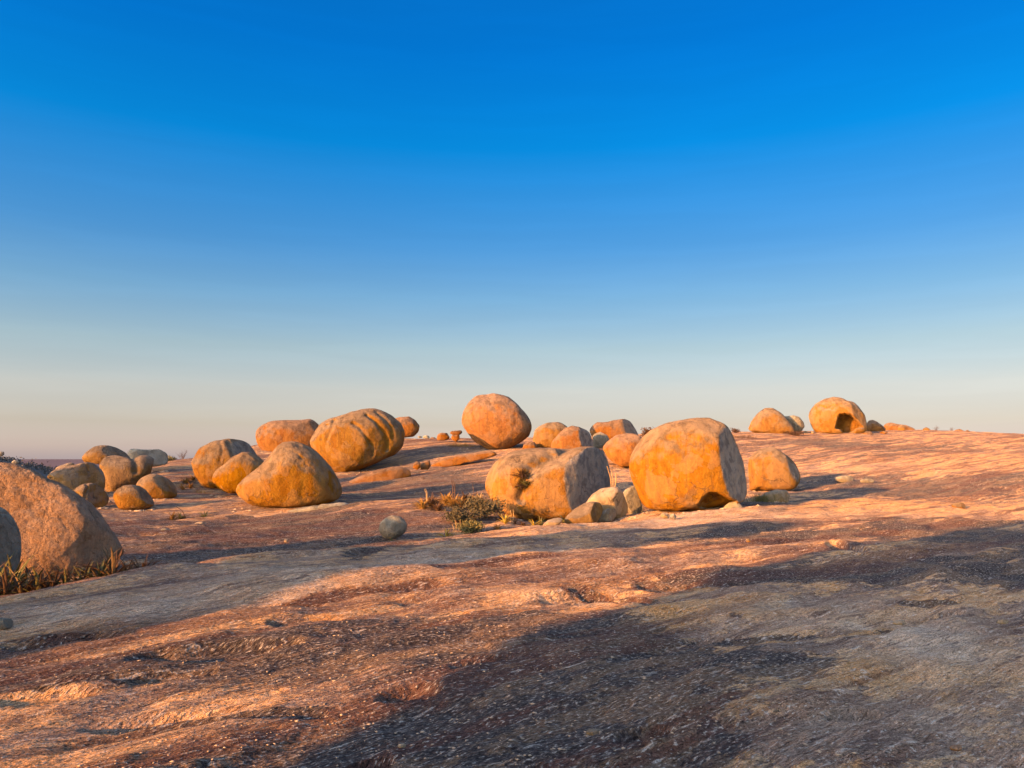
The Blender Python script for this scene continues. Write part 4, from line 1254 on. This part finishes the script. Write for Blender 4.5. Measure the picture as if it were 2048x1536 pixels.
for i, (px, py) in enumerate(((1030, 1052), (1045, 1053))):
    small_rosette(px, py, 9, ('left', 'right')[i] + ' one of two low dark red tufts on the slab edge below the split boulder', M_BRONZE, 420 + i)
# tuft growing in the cleft of the split boulder
def hang(px, py, Y, r_px, mat, label, seed):
    P_ = at(px, py, Y)
    return small_rosette(px, py, r_px, label, mat, seed, Y=Y, z=P_[2], n=44, upright=-.3)
bq = BOULDERS['Q']
def surf_Y(key, px, py):
    b_ = BOULDERS[key]
    d = ray(px, py)
    best = None
    L_ = b_['L']
    W_ = b_['P0'] + L_[:, :1] * b_['rt'] + L_[:, 1:2] * b_['h'] + L_[:, 2:3] * np.array([0, 0, 1.0])
    t = W_[:, 1] / d[1]
    e_ = np.hypot(W_[:, 0] - d[0] * t, W_[:, 2] - EYE - d[2] * t)
    ok = e_ < e_.min() + .12
    return W_[ok, 1].min()
for i, (px, py, r_, m_, w_) in enumerate(((1043, 956, 17, M_BRONZE, 'dark red upper'), (1051, 972, 14, M_OLIVE, 'yellow-green lower'), (1036, 975, 12, M_BRONZE, 'small brown hanging'))):
    hang(px, py, surf_Y('Q', px, py) - .02, r_, m_, w_ + ' tuft growing in the cleft of the split boulder', 430 + i)
stalks([(1224, 978, 1214, 932), (1226, 978, 1223, 941), (1228, 978, 1232, 947)], 'three tall straw-coloured stalks behind the smooth rounded block', M_STRAW, 26.3, .022)
# grasses by the biggest boulder
grass(1275, 1026, 26, 28, 'left, sparse dry grass tuft at the left foot of the biggest boulder', M_STRAW, 501, 26)
grass(1318, 1020, 44, 18, 'brown dry grass fringe under the biggest boulder', M_BRONZE, 502, 70)
grass(1516, 1014, 62, 22, 'green grass tuft right of the biggest boulder', M_OLIVE, 503, 170, Y=28.2)
grass(1225, 1043, 26, 9, 'tiny pale tuft at the foot of the smooth rounded block', M_STRAW, 504, 24)
# left slope tufts
small_rosette(345, 1036, 13, 'left dry tuft on the slope below the left cluster', M_GOLD, 510)
small_rosette(362, 1034, 12, 'second, darker tuft on the slope below the left cluster', M_OLIVE, 511)
small_rosette(410, 1034, 12, 'right-hand olive tuft below the humped boulder', M_OLIVE, 512)
stalks([(373, 1030, 352, 1013)], 'single leaning bare twig over the slope tufts', M_TWIG, 26.5, .016)
for i, (px, py, r_, w_) in enumerate(((372, 968, 12, 'upper left'), (385, 965, 12, 'upper right'), (366, 982, 11, 'lower left'), (380, 980, 10, 'lower right'))):
    small_rosette(px, py, r_, w_ + ' golden tuft beside the left foot of the humped boulder', M_GOLD, 520 + i)
grass(412, 985, 40, 10, 'golden grass under the humped orange boulder', M_GOLD, 525, 50, Y=33.5)
# skyline plants
shrub(343, 926, 26, 20, 'small round bush on the left skyline', M_OLIVE, 21, Y=47, leaves=420, leaf=.05)
shrub(368, 928, 30, 30, 'bare twiggy bush on the skyline left of the humped boulder', M_OLIVE, 22, Y=47, bare=True)
shrub(1296, 872, 34, 20, 'reddish bush on the skyline behind the biggest boulder', M_BRONZE, 23, Y=62, leaves=700, leaf=.07)
shrub(1470, 868, 26, 14, 'low brown bush on the skyline left of the streaked dome boulder', M_BRONZE, 24, Y=66, leaves=260, leaf=.06)
shrub(1590, 872, 40, 12, 'brown scrub at the right foot of the streaked dome boulder', M_BRONZE, 25, Y=67, leaves=420, leaf=.06)
shrub(1872, 864, 16, 12, 'thin bare bush near the far right stones', M_BRONZE, 26, Y=88, bare=True)
shrub(1902, 866, 14, 9, 'smaller bare bush beside the last far right stones', M_BRONZE, 27, Y=88, bare=True)
shrub(1805, 852, 12, 12, 'small bush above the long low skyline boulder', M_BRONZE, 28, Y=95, leaves=160, leaf=.08)
for i, px in enumerate((1466, 1484, 1500)):
    grass(px, 882, 34, 10, ('left', 'middle', 'right')[i] + ' brown grass patch left of the streaked dome boulder', M_BRONZE, 540 + i, 60, Y=62)
for i, px in enumerate((905, 922, 938)):
    grass(px, 894, 26, 11, ('left', 'middle', 'right')[i] + ' golden grass tuft at the left foot of the great round boulder', M_GOLD, 550 + i, 50, Y=53)
grass(890, 872, 8, 10, 'few thin stems beside the squat skyline stone', M_STRAW, 556, 10, Y=60)

# ---------------------------------------------------------------- far hill with scrub, gravel
def build_hill():
    n = 90
    gx = np.linspace(-340, -20, n)
    gy = np.linspace(60, 420, n)
    GX, GY = np.meshgrid(gx, gy)
    X, Y = GX.ravel(), GY.ravel()
    def hz(X, Y):
        d2 = (X + 165) ** 2 + ((Y - 170) * .8) ** 2
        return -50 + 57.0 * np.exp(-d2 / 124.6 ** 2) + 1.6 * fbm(np.c_[X / 22, Y / 22, 0 * X], 3)
    Z = hz(X, Y)
    idx = np.arange(n * n).reshape(n, n)
    f = np.stack([idx[:-1, :-1], idx[:-1, 1:], idx[1:, 1:], idx[1:, :-1]], -1).reshape(-1, 4)
    link('hill', mesh_np('hill', np.c_[X, Y, Z], f), (0, 0, 0), plain_material('scrub_soil', (.16, .125, .11), (.12, .10, .09), .3), kind='structure')
    r_ = np.random.default_rng(5)
    m = 1700
    cx_, cy_ = r_.uniform(-190, -60, m), r_.uniform(70, 230, m)
    cz_ = hz(cx_, cy_)
    V_, F_ = [], []
    for x, y, z in zip(cx_, cy_, cz_):
        s_ = r_.uniform(.5, 1.3)
        for q in range(22):
            c = np.array([x, y, z]) + r_.normal(0, 1, 3) * np.array([.6, .6, .38]) * s_ + np.array([0, 0, .5 * s_])
            u = r_.normal(0, 1, 3); u /= np.linalg.norm(u)
            w2 = np.cross(u, r_.normal(0, 1, 3)); w2 /= np.linalg.norm(w2)
            b0 = len(V_)
            V_ += [c - u * .30 * s_, c + w2 * .18 * s_, c + u * .30 * s_, c - w2 * .18 * s_]
            F_.append((b0, b0 + 1, b0 + 2, b0 + 3))
    link('hill_scrub', mesh_np('hill_scrub', V_, F_, False), (0, 0, 0), plain_material('scrub_leaf', (.10, .092, .09), (.13, .115, .105), .2), kind='stuff',
         label='dark low scrub covering the far hill at the left', category='scrub')
build_hill()
boulder('HB', 'P', [(-6, 908), (0, 903), (8, 903), (9, 909), (4, 913), (-5, 913)], 138, 'small pale rock on the crest of the far dark hill', M_GREY, name='rock', category='rock', group=None)
boulder('HB2', 'P', [(22, 925), (28, 920), (36, 921), (40, 926), (32, 929), (24, 929)], 132, 'grey rock on the slope of the far dark hill', M_GREY, name='rock', category='rock', group=None)

def build_gravel():
    r_ = np.random.default_rng(11)
    m = 8000
    rr_ = 2.8 * (18 / 2.8) ** (r_.random(m) ** .8)
    aa = np.radians(r_.uniform(-42, 42, m))
    X, Y = rr_ * np.sin(aa), rr_ * np.cos(aa)
    keep = fbm(np.c_[X / 1.4, Y / 1.4, 0 * X + 5], 3) > -.08
    X, Y = X[keep], Y[keep]
    n0 = len(X)
    bx_, by_ = [], []
    for kk, b_ in BOULDERS.items():
        if b_['P0'][1] < 20 or b_['P0'][1] > 62 or kk.startswith(('st', 'K', 'J', 'HB', 'SL')) or b_['hw'] < .5:
            continue
        for _ in range(34):
            th_ = r_.uniform(math.pi * .95, math.pi * 2.05)
            k_ = r_.uniform(.72, 1.12)
            q_ = b_['P0'] + b_['rt'] * math.cos(th_) * b_['hw'] * k_ + b_['h'] * math.sin(th_) * b_['D'] * k_
            bx_.append(q_[0]); by_.append(q_[1])
    X, Y = np.r_[X, bx_], np.r_[Y, by_]
    Z = ground_z(X, Y)
    oct_v = np.array([(1, 0, 0), (0, 1, 0), (-1, 0, 0), (0, -1, 0), (0, 0, 1), (0, 0, -1)], float)
    oct_f = np.array([(0, 1, 4), (1, 2, 4), (2, 3, 4), (3, 0, 4), (1, 0, 5), (2, 1, 5), (3, 2, 5), (0, 3, 5)])
    n = len(X)
    s_ = .004 + .010 * r_.random(n) ** 3
    s_[n0:] = .025 + .07 * r_.random(n - n0) ** 2.5
    V = oct_v[None] * (1 + r_.normal(0, .25, (n, 6, 1)))
    V = V * np.array([1.5, 1.0, .45]) * s_[:, None, None]
    th = r_.uniform(0, 6.28, n)
    c, s2 = np.cos(th)[:, None], np.sin(th)[:, None]
    V = np.stack([V[..., 0] * c - V[..., 1] * s2, V[..., 0] * s2 + V[..., 1] * c, V[..., 2]], -1)
    V += np.stack([X, Y, Z + .002], -1)[:, None]
    X, Y = None, None
    F = (oct_f[None] + (np.arange(n) * 6)[:, None, None]).reshape(-1, 3)
    link('gravel', mesh_np('gravel', V.reshape(-1, 3), F, False), (0, 0, 0), plain_material('granite_chips', (.52, .39, .28), (.24, .165, .12), 9.0), kind='stuff',
         label='scattered granite chips and grit on the foreground rock', category='gravel')
build_gravel()
